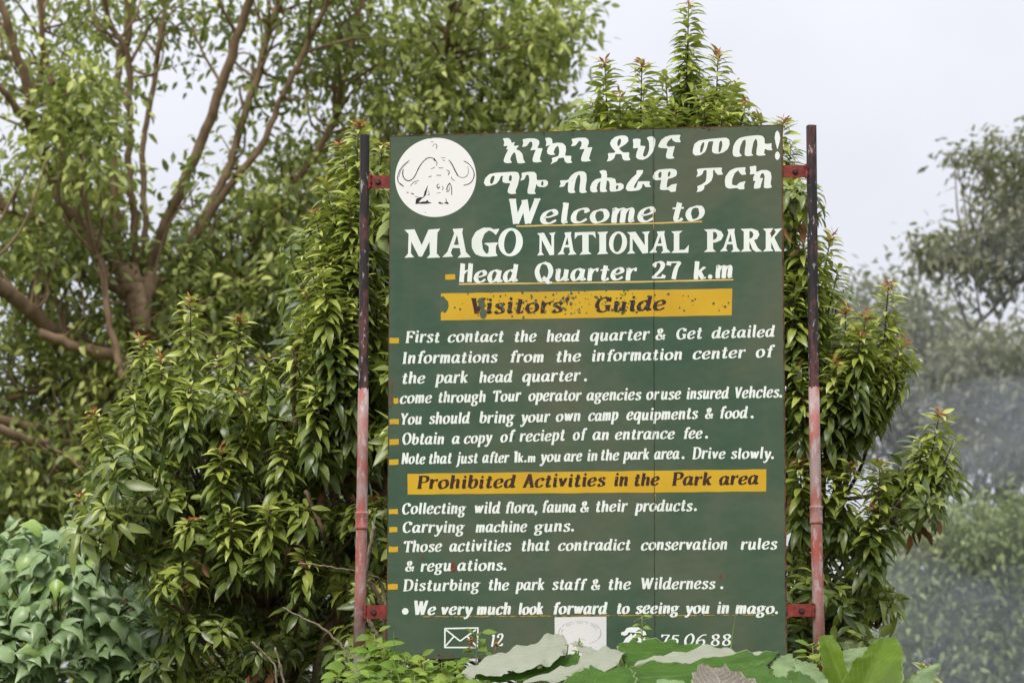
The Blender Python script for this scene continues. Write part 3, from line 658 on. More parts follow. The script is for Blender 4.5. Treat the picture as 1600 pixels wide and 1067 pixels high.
# underlines and bullets
pt = Paint()
for P, w0 in (([(806.5, 353.6), (900, 351.6), (1000, 349.6), (1097, 346.6)], 1.15), ([(717, 443.8), (850, 442.6), (1000, 440.4), (1146, 436.9)], 1.2)):
    P = catmull(P, 8); P[:, 1] += rng.normal(0, .12, len(P))
    pt.ribbon(P, w0 * rng.uniform(.8, 1.1, len(P)), off=.0006)
pt.ribbon(catmull([(1021.2, 331), (1020.4, 340), (1021.4, 350), (1021.8, 359)], 4), .55, off=.0016)
pt.build("underline", M_gold, board)
pt = Paint()
P = catmull([(656, 962.8), (800, 962.4), (1000, 961), (1210, 960.2)], 24); P[:, 1] += rng.normal(0, .25, len(P))
pt.ribbon(P, rng.uniform(.5, 1.1, len(P)), off=.0006)
pt.ribbon(catmull([(1023.3, 771), (1024.2, 780), (1023.5, 790)], 4), .7, off=.0016)
pt.build("underline", M_goldw, board)
for (a, b, t, bt) in ((696, 711, 429, 437), (609, 623.8, 528, 536.3), (614.6, 622.3, 621.8, 630.4), (608.5, 623, 654.7, 662.8), (608.5, 623, 686, 694.6), (608, 622.6, 717.7, 726), (607.2, 621.8, 794.8, 803), (608, 621.3, 823, 831.4), (607.8, 622, 853.6, 862), (606.2, 621.2, 912, 920.6)):
    pt = Paint()
    j = lambda: random.uniform(-.5, .5)
    pt.poly([(a + j(), t + j()), ((a + b) / 2, t + j()), (b + j(), t - .3 + j()), (b + j(), bt + j()), ((a + b) / 2, bt + j()), (a + j(), bt + .3 + j())])
    pt.build("bullet_dash", M_yellow, board)

# yellow banners with worn spots
def banner(tl, tr, br, bl_, holes=()):
    pt = Paint()
    edge = edge_jit(tl, tr, 30, .35) + edge_jit(tr, br, 4, .3) + edge_jit(br, bl_, 30, .35) + edge_jit(bl_, tl, 4, .3)
    pt.poly(edge, off=.0004)
    return pt.build("banner", M_yellow, board)
banner((689, 458.6), (1144.2, 450.9), (1143.3, 492.6), (688.8, 500.8))
banner((636.7, 740), (1197.3, 732.9), (1197, 767.6), (637, 772.2))
line("lettering", [("Visitors'", 734, 889)], [(740, 490.6), (880, 488.4)], 16.5, mat=M_black, shear=.06, cap=1.05, wt=1.15)
line("lettering", [("Guide", 928.5, 1040)], [(930, 488), (1030, 484.8)], 15.8, mat=M_black, shear=.10, wt=1.2, cap=1.05)
line("lettering", [("Prohibited", 650.5, 805), ("Activities", 816.5, 945.5), ("in", 958.5, 981), ("the", 989.4, 1029.5), ("Park", 1049, 1112), ("area", 1123.4, 1184.5)],
     [(650, 763.4), (800, 761.8), (960, 759), (1100, 757.5), (1184, 756.4)], 13.8, mat=M_black, shear=.10, wt=1.15, cap=1.06)
# paint losses on the banners (green undercoat showing) and rust spots
pt = Paint()
pt.poly([(689, 464), (693, 463), (697, 468), (700, 471), (701, 478), (699, 484), (695, 489), (692, 486), (689, 488)], off=.0016)
pt.poly([(747, 467), (753, 465), (757, 470), (758, 478), (756, 482), (761, 486), (760, 494), (756, 498.5), (751, 496), (749, 489), (752, 483), (748, 476)], off=.0016)
for _ in range(210):
    cx = random.choice([random.gauss(800, 45), random.gauss(890, 25), random.uniform(690, 1140), random.gauss(972, 14)])
    cx = min(max(cx, 694), 1138)
    cy = random.uniform(457, 494) - (cx - 690) * .0165
    r_ = random.uniform(.4, 1.8)
    pt.disc(cx, cy, r_ * random.uniform(.6, 1.6), r_, 7, off=.0015, jit=.4)
for cx, cy, r_ in ((784, 478, 3), (787, 484, 2.5), (800, 494, 1.8), (836, 474, 2), (847, 479, 1.8), (818, 496, 2.2), (880, 466, 2.6), (876, 471, 2), (831, 463, 2.0), (972, 490, 2.1), (985, 470, 1.4)):
    pt.disc(cx, cy, r_ * .8, r_, 9, off=.0016, jit=.45)
pt.build("worn_patch", M_green, board)
pt = Paint()
pt.poly([(705.5, 879), (709, 877), (711.5, 881), (712.5, 886), (710.5, 892), (706.5, 892.5), (704.5, 887)], off=.0016)
pt.poly([(1203, 364), (1207, 362.5), (1210, 366), (1205, 369)], off=.0016)
pt.disc(1126, 901, 2.2, 3, 9, off=.0007, jit=.3); pt.disc(660, 871, 2.6, 2.6, 9, off=.0007, jit=.4)
pt.disc(800.5, 307.5, 2.6, 2.2, 8, off=.0007, jit=.4); pt.disc(1133, 479, 1.8, 2.4, 8, off=.0016, jit=.4)
for _ in range(26):
    cx = random.uniform(612, 1220); cy = 213 - (cx - 610) * .029 + abs(random.gauss(0, 3)) + 1
    pt.disc(cx, cy, random.uniform(.5, 2.5), random.uniform(.5, 1.3), 7, off=.0007, jit=.5)
for cy in range(596, 640, 4):
    pt.disc(611.5 + random.uniform(-1.5, 2), cy, random.uniform(.8, 2), random.uniform(1.2, 2.6), 7, off=.0007, jit=.5)
for _ in range(24):
    pt.disc(random.uniform(607, 720), 1025 + random.uniform(-6, 1), random.uniform(.6, 3), random.uniform(.4, 1), 7, off=.0007, jit=.5)
pt.build("rust_spot", M_rustspot, board)
pt = Paint()
pt.disc(1108, 203, 1.8, 2.6, 9, off=.0007, jit=.3)
for x0 in (848, 893): pt.poly([(x0, 206.6), (x0 + 3.2, 206.5), (x0 + 3, 212), (x0 + .6, 212)], off=.0007)
pt.disc(1100, 201, 4, .8, 9, off=.0007, jit=.3); pt.disc(803.5, 683, 1.2, 2.4, 8, off=.0007)
P = catmull([(1021.6, 195 + 9), (1022, 500), (1022.6, 900), (1023.3, 1024)], 30); P[:, 0] += rng.normal(0, .25, len(P))
pt.ribbon(P, rng.uniform(.1, .5, len(P)), off=.0017)
pt.build("dark_stain", M_dark, board)

# emblem: white roundel with a worn buffalo drawing
pt = Paint()
pt.poly([(680.7 + 63.3 * math.cos(a), 277.5 + 61.8 * math.sin(a) - 1.2 * math.cos(a)) for a in (2 * math.pi * i / 90 for i in range(90))], off=.0004)
emb = pt.build("emblem", M_emblem, board)
pt = Paint(); pf = Paint()
E8 = lambda s: [(610 + float(a) / 7.907, 210 + float(b) / 7.907) for a, b in (q.split(',') for q in s.split())]
def ink(s, w0, w1=None, p=None):
    P = catmull(E8(s), 6); n = len(P)
    w1 = w0 if w1 is None else w1
    W = 1.45 * np.interp(np.linspace(0, 1, n), [0, .5, 1], [w0 * .6, (w0 + w1) / 2, w1]) / 7.907 / 2 * rng.uniform(.8, 1.15, n)
    (p or pt).ribbon(P, W, off=.0009)
ink("570,388 575,355 545,310 500,290 450,300 400,345 360,400 330,460 300,520 265,560 215,575 170,545 152,490 160,435", 8, 8)
ink("720,318 760,370 800,450 835,515", 10, 9); ink("835,515 890,537 945,515 965,460 955,395", 7, 3, pf)
ink("905,330 960,360 1010,420 1035,490 1020,560 975,610 905,632", 8, 7)
ink("240,320 180,365 125,430 95,500 90,560 110,605 165,645", 7, 8, pf); ink("225,340 165,395 120,470 105,530", 4, 4, pf)
ink("115,605 140,625 165,645", 10, 6); ink("90,535 95,570", 9, 6)
ink("245,640 290,592 350,572", 6, 4, pf); ink("300,612 330,602", 4, 4, pf); ink("595,415 655,418", 8, 5, pf); ink("570,507 628,507", 7, 5); ink("470,530 510,515", 8, 5)
ink("500,432 550,405", 4, 5, pf); ink("690,440 728,462 715,502", 6, 8, pf); ink("750,525 765,555 795,577", 7, 4, pf); ink("625,290 680,292", 4, 4, pf); ink("645,318 675,328", 8, 4, pf)
ink("735,602 755,660 757,752", 9, 5); ink("735,602 708,640 690,690", 12, 5); ink("730,650 722,700 688,708", 6, 5); ink("700,650 712,715", 5, 4)
ink("600,615 575,635 590,668 612,648", 8, 7); ink("640,640 652,665 640,690", 7, 5, pf); ink("570,728 622,720", 4, 4, pf)
ink("200,718 225,720", 9, 6); ink("250,727 290,740", 8, 9); ink("300,765 340,778", 4, 5, pf)
ink("555,118 575,142 565,182", 7, 5, pf); ink("500,95 530,96", 6, 4, pf); ink("520,150 545,120", 4, 4, pf); ink("470,700 480,745 460,752", 5, 4); ink("685,790 692,835", 5, 7)
for s in ("525,295 548,300 562,330 540,328", "462,626 455,680 448,705 438,752 390,795 412,760 424,708 442,675", "308,862 318,800 352,780 405,778 372,812 345,845 400,832 440,830 455,808 470,832 512,850 430,860 360,858", "588,848 612,834 632,848 658,852 650,860 612,860", "662,848 690,836 708,838 724,864 690,858"):
    pt.poly(E8(s), off=.0009)
pt.disc(610 + 432 / 7.907, 210 + 965 / 7.907, .6, .6, 6, off=.0009); 
pt.build("buffalo_drawing", M_ink, board); pf.build("buffalo_drawing", M_faint, board)

# pasted paper notice with a faded ring of tiny print
pt = Paint()
pt.poly([(866.6, 963.8), (905, 963.2), (947.6, 962.6), (947.4, 1024), (867, 1025)], off=.0005)
pt.build("paper_notice", M_paper, board)
pt = Paint()
for i in range(74):
    a = 2 * math.pi * i / 74
    if i % 9 == 7 or R(60) < a < R(110): continue
    for rr in ((1,) if a < math.pi else (1, .86)):
        if rr < 1 and random.random() < .35: continue
        cx, cy = 906 + 33 * rr * math.cos(a), 988.5 + 18.5 * rr * math.sin(a)
        tdx, tdy = -math.sin(a), .56 * math.cos(a)
        pt.ribbon([(cx, cy - .8), (cx + tdx * .3, cy), (cx + tdx * random.uniform(.2, .9), cy + random.uniform(.4, 1))], .28, off=.0011)
pt.build("faded_print", M_faint, board)

# posts
k = NT("flaking_black_and_red_post_paint")
n1 = k.noise(16, 6, .7, vscale=(1, 1, .3))
c = k.ramp(n1, [(.34, (.014, .012, .014)), (.50, (.024, .018, .018)), (.58, (.12, .046, .041)), (.66, (.05, .024, .024))])
n2 = k.noise(48, 4, .7, vscale=(1, 1, .35))
c = k.mix(k.ramp(n2, [(.60, 0.0), (.63, .85)]), c, (.40, .37, .36))
M_postdark = k.done(k.bsdf(c, .55, .35, bump=n1, bstr=.4, bdist=.004))
k = NT("faded_pink_red_post_paint")
n1 = k.noise(7, 6, .65, vscale=(1, 1, .6))
c = k.ramp(n1, [(.40, (.37, .26, .25)), (.50, (.35, .155, .135)), (.60, (.38, .095, .072))])
n2 = k.noise(40, 5, .7, vscale=(1, 1, .4))
c = k.mix(k.ramp(n2, [(.52, 0.0), (.62, .75)]), c, (.46, .40, .39))
M_postred = k.done(k.bsdf(c, .6, .3, bump=n2, bstr=.25, bdist=.003))
k = NT("red_bracket_paint")
n2 = k.noise(50, 5, .7)
M_brk = k.done(k.bsdf(k.ramp(n2, [(.35, (.10, .018, .014)), (.6, (.26, .032, .022)), (.75, (.33, .10, .07))]), .55, .35, bump=n2, bstr=.3, bdist=.003))
k = NT("greyed_bare_post")
n2 = k.noise(30, 5, .7, vscale=(1, 1, .3))
M_postgrey = k.done(k.bsdf(k.ramp(n2, [(.35, (.07, .05, .055)), (.55, (.20, .16, .165)), (.7, (.13, .09, .09))]), .7, .25, bump=n2, bstr=.4, bdist=.003))
M_bolt = paint("dark_bolt", (.05, .022, .02), (.10, .04, .03), .5, .6, 60)

def post(top, joint, weld, grey, bottom_px, wt_, wb):
    """top/joint/weld/bottom: pixel (x,y) on the post axis in the sign's plane"""
    off = -.030
    pT, pJ, pW, pG = sp(*top, off), sp(*joint, off), sp(*weld, off), sp(*grey, off)
    x, y = pG[0], pG[1]
    gb = np.array([pG[0] - .004, pG[1], gz(pG[0], pG[1]) - .05])
    # steel square upper length
    mb = MB(); h = wt_ / 2
    a45 = R(28)
    vs = []
    for p in (pJ, pJ + (pT - pJ) * .33, pJ + (pT - pJ) * .66, pT):
        for kx in range(12):
            a = 2 * math.pi * kx / 12 + a45
            r_ = h * (1.0 + .10 * math.cos(4 * (a - a45)))
            vs.append(p + r_ * (math.cos(a) * U + math.sin(a) * N))
    fs = [[i * 12 + q, i * 12 + (q + 1) % 12, (i + 1) * 12 + (q + 1) % 12, (i + 1) * 12 + q] for i in range(3) for q in range(12)]
    mb.add(vs, fs)
    # open tube end: inner wall and rim
    iv = []
    for p, s_ in ((pT, 1), (pT, .78), (pT - Z * .08, .78)):
        for kx in range(12):
            a = 2 * math.pi * kx / 12 + a45
            iv.append(p + s_ * h * (1.0 + .10 * math.cos(4 * (a - a45))) * (math.cos(a) * U + math.sin(a) * N))
    mb.add(iv, [[i * 12 + q, i * 12 + (q + 1) % 12, (i + 1) * 12 + (q + 1) % 12, (i + 1) * 12 + q] for i in range(2) for q in range(12)] + [[24 + q for q in range(12)]])
    po = mb.build("post", M_postdark, SIGN)
    mb = MB(); r1 = wb / 2
    mb.tube([pG, pG + (pW - pG) * .5, pW, pW + (pJ - pW) * .5, pJ + Z * .004], [r1 * 1.06, r1, r1 * .98, r1 * .95, r1 * .93], 14)
    mb.build("painted_section", M_postred, po)
    mb = MB()
    mb.tube([gb, pG - Z * .3, pG - Z * .001], [r1 * 1.03, r1 * 1.0, r1 * .98], 12)
    mb.build("bare_section", M_postgrey, po)
    mb = MB()
    pts = [pW - Z * .036, pW - Z * .03, pW - Z * .024, pW + Z * .022, pW + Z * .028, pW + Z * .034]
    mb.tube(pts, [r1 * 1.02, r1 * 1.2, r1 * 1.1, r1 * 1.1, r1 * 1.22, r1 * 1.02], 14)
    mb.build("collar", M_postred, po)
    # weld beads
    return po
post((568.3, 209), (566, 607), (563.6, 812), (559.5, 1019), None, .040, .044)
post((1268.2, 194), (1272.3, 605), (1275.8, 803), (1281.5, 1060), None, .040, .044)

def bracket(x0, x1, t, b, bolt, weldx):
    mb = MB()
    slab(mb, [(x0, t), (x1, t - .3), (x1, b), (x0, b + .3)], -.006 if True else 0, .006)
    br = mb.build("bracket", M_brk, SIGN, smooth=False)
    mb = MB()
    c0 = sp(bolt[0], bolt[1], -.006)
    r_ = .0115
    vs = []
    for z_, s_ in ((0, 1), (.007, 1), (.009, .8)):
        for q in range(6):
            a = q * math.pi / 3 + .3
            vs.append(c0 + N * z_ + r_ * s_ * (math.cos(a) * U + math.sin(a) * Z))
    mb.add(vs, [[i * 6 + q, i * 6 + (q + 1) % 6, i * 6 + 6 + (q + 1) % 6, i * 6 + 6 + q] for i in range(2) for q in range(6)] + [[12 + q for q in range(6)]])
    mb.build("bolt", M_bolt, br, smooth=False)
    mb = MB()
    pts = [sp(weldx + random.uniform(-1.2, 1.2), t - 2 + (b - t + 4) * i / 8, -.004 + random.uniform(-.002, .004)) for i in range(9)]
    mb.tube(pts, [.006 * random.uniform(.6, 1.2) for _ in pts], 6)
    mb.build("weld", M_brk, br)
bracket(575, 614, 274, 293.5, (590.5, 283.5), 578)
bracket(1216, 1262, 258, 276.5, (1242.5, 267.5), 1260)
bracket(568, 612, 945, 966, (583.5, 955.5), 570.5)
bracket(1222, 1274, 943, 962.5, (1252.5, 953), 1271)
#VEGETATION
# ================================================================== vegetation
def unit(v):
    v = np.asarray(v, float); return v / (np.linalg.norm(v, axis=-1, keepdims=True) + 1e-9)

def frames(D, Nn):
    """rotation matrices: local Y -> D (leaf length), local Z -> Nn (leaf top side)"""
    D = unit(D); X = unit(np.cross(D, Nn)); Zz = np.cross(X, D)
    return np.stack([X, D, Zz], axis=2)

def lance_leaf(width=.24, bend=.35, fold=.25, st=(.0, .18, .45, .75, 1.0), prof=(0, .75, 1, .62, 0), twist=0.0):
    """lance-shaped leaf of length 1 along Y, arching down by bend, folded along its midrib"""
    v = []; f = []
    for i, (t, p) in enumerate(zip(st, prof)):
        a = bend * t
        y = t * (1 - bend * bend * t * t / 6); z = -bend * t * t * .5
        if p == 0: v.append((0, y, z))
        else:
            h = width * .5 * p; tw = twist * t
            v += [(-h, y, z + h * (fold + tw)), (0, y, z), (h, y, z + h * (fold - tw))]
    n = len(st)
    f += [(0, 2, 1), (0, 3, 2)]
    for i in range(1, n - 2):
        a = 1 + 3 * (i - 1); b = a + 3
        f += [(a, a + 1, b + 1, b), (a + 1, a + 2, b + 2, b + 1)]
    a = 1 + 3 * (n - 3); tip = a + 3
    f += [(a, a + 1, tip), (a + 1, a + 2, tip)]
    return np.array(v), f

LANCE = [lance_leaf(.33, .6, .34), lance_leaf(.29, .85, .26, twist=.2), lance_leaf(.36, .4, .45, twist=-.15), lance_leaf(.30, 1.15, .30), lance_leaf(.34, .2, .25, twist=.1), lance_leaf(.27, .8, .5, twist=-.25)]
SMALL = [lance_leaf(.38, .5, .25, (0, .3, .7, 1), (0, 1, .75, 0)), lance_leaf(.40, .9, .3, (0, .35, .7, 1), (0, 1, .7, 0)), lance_leaf(.42, .2, .15, (0, .35, .7, 1), (0, 1, .8, 0))]

class Leaves:
    def __init__(s, templates): s.tp = templates; s.D = []; s.N = []; s.P = []; s.L = []; s.T = []
    def add(s, p, d, n, l, t): s.P.append(p); s.D.append(d); s.N.append(n); s.L.append(l); s.T.append(t)
    def addn(s, P, D, Nn, L, T):
        s.P.extend(P); s.D.extend(D); s.N.extend(Nn); s.L.extend(L); s.T.extend(T)
    def build(s, name, mat, parent):
        P = np.array(s.P); M = frames(np.array(s.D), np.array(s.N)) * np.array(s.L)[:, None, None]; T = np.array(s.T)
        w_ = rng.integers(0, len(s.tp), len(P))
        return leaves_obj(name, mat, [(v, f, M[w_ == i], P[w_ == i], T[w_ == i]) for i, (v, f) in enumerate(s.tp)], parent)

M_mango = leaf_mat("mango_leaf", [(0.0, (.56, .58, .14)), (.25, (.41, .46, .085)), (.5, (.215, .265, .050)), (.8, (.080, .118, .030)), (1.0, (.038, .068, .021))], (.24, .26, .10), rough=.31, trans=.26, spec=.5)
M_flush = leaf_mat("young_red_leaf", [(0, (.40, .13, .055)), (.5, (.42, .20, .08)), (1, (.36, .27, .075))], (.30, .14, .06), rough=.45, trans=.3, tcol=(.5, .18, .05))
M_dead = leaf_mat("dry_brown_leaf", [(0, (.20, .085, .04)), (1, (.32, .16, .08))], (.26, .14, .08), rough=.8, trans=.1, tcol=(.3, .15, .05), spec=.1)
M_mbark = bark_mat("mango_bark", (.075, .05, .028), (.19, .14, .085), 30)
M_twig = bark_mat("dry_twig_bark", (.16, .12, .08), (.34, .28, .20), 60)

def inpoly(px, py, poly):
    c = False; n = len(poly); j = n - 1
    for i in range(n):
        xi, yi = poly[i]; xj, yj = poly[j]
        if (yi > py) != (yj > py) and px < (xj - xi) * (py - yi) / (yj - yi) + xi: c = not c
        j = i
    return c

GA = math.pi * (3 - math.sqrt(5))
def whorl(lv, p, d, n, ln, ti, el0=.35, el1=-.75, slen=.05):
    """a parasol of leaves radiating from one node, the outer ones hanging"""
    d = unit(d); a = np.cross(d, [0, 0, 1.0]); a = unit(a) if np.linalg.norm(a) > .05 else np.array([1.0, 0, 0]); b = np.cross(d, a)
    ph = random.uniform(0, 6.28)
    for i in range(n):
        u = (i + random.uniform(-.5, .5)) / n; u = min(max(u, 0), 1)
        az = ph + i * GA + random.uniform(-.3, .3)
        out = math.cos(az) * a + math.sin(az) * b
        el = el0 + (el1 - el0) * u + random.uniform(-.22, .22)
        dd = unit(out * math.cos(el) + d * math.sin(el) + np.array([0, 0, -.22 * random.random()]))
        nn = d * math.cos(el) - out * math.sin(el) * .8 + out * .25 + rng.normal(0, .25, 3)
        lv.add(p - d * slen * u + dd * .014, dd, nn, ln * (.62 + .5 * u ** .7) * random.uniform(.7, 1.15), min(1, max(0, ti + random.gauss(0, .12))))

def shoot(lv, fl, br, tip, d, L, n, l0, l1, flush=0, age=0.0):
    """one upright mango shoot: a cone of small arching leaves, pale at the tip, over wider whorls of dark ones"""
    d = unit(d); base = tip - d * L + np.array([0, 0, -L * .06])
    a = np.cross(d, [0, 0, 1.0]); a = unit(a) if np.linalg.norm(a) > .05 else np.array([1.0, 0, 0]); b = np.cross(d, a)
    ph = random.uniform(0, 6.28)
    m = int(n * .62)
    for i in range(m):
        t = min(max((i + random.uniform(-.4, .4)) / m, 0), 1)
        p = tip + (base - tip) * t * .62
        az = ph + i * GA + random.uniform(-.3, .3)
        out = math.cos(az) * a + math.sin(az) * b
        el = .5 - .85 * t + random.uniform(-.22, .22)
        dd = unit(out * math.cos(el) + d * math.sin(el) + np.array([0, 0, -.18 * t * random.random()]))
        nn = d * math.cos(el) - out * math.sin(el) * .8 + out * .2 + rng.normal(0, .25, 3)
        ln = (l0 + (l1 - l0) * .75 * t) * random.uniform(.7, 1.2)
        if t < .10: ln *= .85 + 1.5 * t
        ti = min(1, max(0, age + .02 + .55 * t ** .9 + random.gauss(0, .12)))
        lv.add(p + dd * .008, dd, nn, ln, ti)
    for q in (.66, .80, .94):
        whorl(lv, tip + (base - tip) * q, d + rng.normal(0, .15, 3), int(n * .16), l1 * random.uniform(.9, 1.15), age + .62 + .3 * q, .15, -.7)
    for i in range(int(flush * 1.5)):
        az = i * GA + ph; out = math.cos(az) * a + math.sin(az) * b
        el = random.uniform(-.1, 1.0)
        dd = unit(out * math.cos(el) + d * math.sin(el))
        fl.add(tip + d * random.uniform(-.02, .02), dd, d * .6 + out * .3 + rng.normal(0, .3, 3), random.uniform(.026, .056), random.random())
    br.tube([base, (base + tip) / 2 + rng.normal(0, .006, 3), tip], [.0055, .0045, .0025], 5)
    return base

def mango(name, label, trunk_px, D, tips, polys, layers, spacing, seed, leafn=92, l0=.074, l1=.12, trunk_r=.07, Ls=(.38, .55)):
    random.seed(seed)
    tb = at(trunk_px[0], 1118, D); tb[2] = gz(tb[0], tb[1]) - .04
    T = thing(name, label, "tree", tb)
    lv, fl, br = Leaves(LANCE), Leaves([lance_leaf(.22, .6, .3), lance_leaf(.2, 1.1, .4)]), MB(); dl = Leaves(LANCE[1:4])
    top = sorted(at(*t[:2], D)[2] for t in tips)[int(len(tips) * .72)] - .5
    axis = [tb + np.array([random.uniform(-.06, .06) * i, random.uniform(-.06, .06) * i, (top - tb[2]) * i / 6]) for i in range(7)]
    axis = catmull(axis, 3)
    br.tube(axis, list(np.linspace(trunk_r, .010, len(axis))), 9)
    placed = []
    def conn(b):
        cand = axis[axis[:, 2] < b[2] - .12 * np.linalg.norm((axis - b)[:, :2], axis=1) - .05]
        q = cand[np.argmin(np.linalg.norm(cand - (b - np.array([0, 0, .25])), axis=1))] if len(cand) else axis[1]
        m = (b + q) / 2 + np.array([random.uniform(-.04, .04), random.uniform(-.04, .04), -.06 * np.linalg.norm(b - q)])
        pts = catmull([q, m, b], 4)
        br.tube(pts, list(np.linspace(.011, .006, len(pts))), 5)
    cx = np.mean([t[0] for t in tips])
    for t in tips:
        px, py, dep = t[0], t[1], t[2]
        lean = t[3] if len(t) > 3 else 0
        fls = t[4] if len(t) > 4 else 9
        LL = (t[5] if len(t) > 5 else random.uniform(*Ls)) * (1 if py < 520 else .62)
        if py > 640 and fls == 0 and len(t) < 6: continue
        tip = at(px, py, dep)
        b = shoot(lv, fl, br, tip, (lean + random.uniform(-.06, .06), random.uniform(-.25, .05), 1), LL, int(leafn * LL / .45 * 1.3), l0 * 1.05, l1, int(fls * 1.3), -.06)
        placed.append(tip - np.array([0, 0, .12])); conn(b)
    for poly, nmax in polys:
        x0, x1 = min(p[0] for p in poly), max(p[0] for p in poly); y0, y1 = min(p[1] for p in poly), max(p[1] for p in poly)
        got = 0; tries = 0
        while got < nmax and tries < nmax * 60:
            tries += 1
            px, py = random.uniform(x0, x1), random.uniform(y0, y1)
            if not inpoly(px, py, poly): continue
            dep = random.choice(layers) + random.uniform(-.18, .18)
            tip = at(px, py, dep)
            if any(np.linalg.norm(tip - q) < spacing for q in placed[-400:]): continue
            placed.append(tip); got += 1
            side = max(-.9, min(.9, (px - trunk_px[0]) / 260))
            back = dep > layers[0] + .35
            rad = random.uniform(.085, .15)
            big = random.random() < .3
            cd = unit((side * .6 + random.uniform(-.3, .3), -.45 + random.uniform(-.3, .3), 1))
            ctr = tip - cd * rad
            for q in range(random.randint(5, 9)):
                u = unit(rng.normal(0, 1, 3)); u = unit(u + cd * .75 + np.array([0, -.25, 0]))
                if u[2] < -.25: continue
                p = ctr + u * rad * random.uniform(.75, 1.15) * np.array([1.15, 1.15, .85])
                dw = unit(u + np.array([0, 0, .55]) + rng.normal(0, .2, 3))
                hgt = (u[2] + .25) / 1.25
                ti = (.80 - .5 * hgt ** 1.5 + random.gauss(0, .1)) + (.18 if back else 0)  # crown's inner shade put into the tint: lower and rear whorls darker
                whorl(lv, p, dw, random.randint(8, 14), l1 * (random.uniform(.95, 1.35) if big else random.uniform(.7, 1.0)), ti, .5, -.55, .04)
                if hgt > .8 and random.random() < .10:
                    for i in range(9):
                        az = i * GA; fl.add(p + dw * .01, unit(np.array([math.cos(az), math.sin(az), random.uniform(0, 1.2)])), np.array([math.cos(az) * .3, math.sin(az) * .3, 1]) + rng.normal(0, .3, 3), random.uniform(.026, .055), random.random())
                br.tube([ctr - cd * rad * .6, p - dw * .02, p], [.005, .0035, .0025], 4, cap=False)
            b = ctr - cd * rad * .6
            if random.random() < .12:
                for _ in range(random.randint(3, 8)): dl.add(b + rng.normal(0, .04, 3) - np.array([0, .04, .03]), unit(np.array([0, 0, -1.0]) + rng.normal(0, .35, 3)), rng.normal(0, 1, 3), l1 * random.uniform(.6, 1.0), random.random())
            if random.random() < .6: conn(b)
    br.build("trunk", M_mbark, T)
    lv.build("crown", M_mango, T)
    if fl.P: fl.build("new_growth", M_flush, T)
    if dl.P: dl.build("dead_leaves", M_dead, T)
    return T, placed

mango("mango_tree", "broad leafy mango tree with red-tipped shoots filling the space left of the left post", (420, 0), 11.0,
      [(298, 472, 10.6, 0, 14, .55), (222, 535, 10.7, -.12, 12), (375, 497, 10.7, .05, 13, .5), (252, 562, 10.55, -.1, 8), (148, 648, 10.5, -.3, 12), (126, 775, 10.5, -.45, 10), (340, 560, 10.5, 0, 0),
       (382, 648, 10.35, .05, 9), (345, 702, 10.25, -.05, 7), (450, 668, 10.3, .1, 10), (170, 700, 10.4, -.3, 0), (205, 610, 10.5, -.2, 0), (262, 650, 10.35, -.1, 0), (300, 600, 10.4, .1, 0), (420, 560, 10.6, .2, 0), (160, 770, 10.45, -.3, 0), (255, 905, 10.4, -.4, 4),
       (420, 790, 10.15, .1, 0, .4), (360, 800, 10.2, -.1, 0, .4), (500, 690, 10.3, .2, 0), (480, 860, 10.2, .1, 0, .35), (400, 900, 10.2, 0, 0), (500, 950, 10.1, .1, 0)],
      [([(190, 660), (300, 590), (400, 580), (480, 630), (600, 660), (605, 900), (560, 900), (470, 820), (300, 860), (220, 840), (130, 800), (150, 690)], 115),
       ([(240, 860), (470, 820), (560, 900), (600, 1150), (270, 1150)], 50)],
      (10.4, 10.8, 11.2, 11.6), .20, 21, l1=.122)
mango("mango_tree", "slender mango tree of stacked pale shoots rising directly behind the left post", (530, 0), 10.7,
      [(560, 196, 10.25, 0, 14, .55), (533, 228, 10.3, -.2, 8, .4), (598, 225, 10.4, .1, 4, .4), (508, 285, 10.25, -.25, 5, .4), (492, 335, 10.2, -.3, 8, .4), (545, 300, 10.15, 0, 0, .45), (590, 330, 10.3, .1, 0), (480, 398, 10.2, -.35, 0), (510, 385, 10.1, -.1, 0), (560, 400, 10.1, .1, 0), (478, 455, 10.15, -.3, 4), (505, 420, 9.95, -.1, 0, .4), (540, 470, 10.0, 0, 0), (470, 495, 10.1, -.3, 0), (520, 520, 10.0, 0, 0), (590, 460, 10.2, .1, 0), (455, 545, 10.1, -.3, 0), (540, 590, 10.05, .1, 3), (495, 610, 10.0, 0, 0)],
      [([(540, 260), (600, 240), (640, 300), (640, 680), (460, 640), (475, 460), (500, 350)], 46), ([(545, 680), (640, 680), (640, 1120), (530, 1120)], 18)],
      (10.2, 10.5, 10.9), .19, 22, trunk_r=.05, l1=.12)
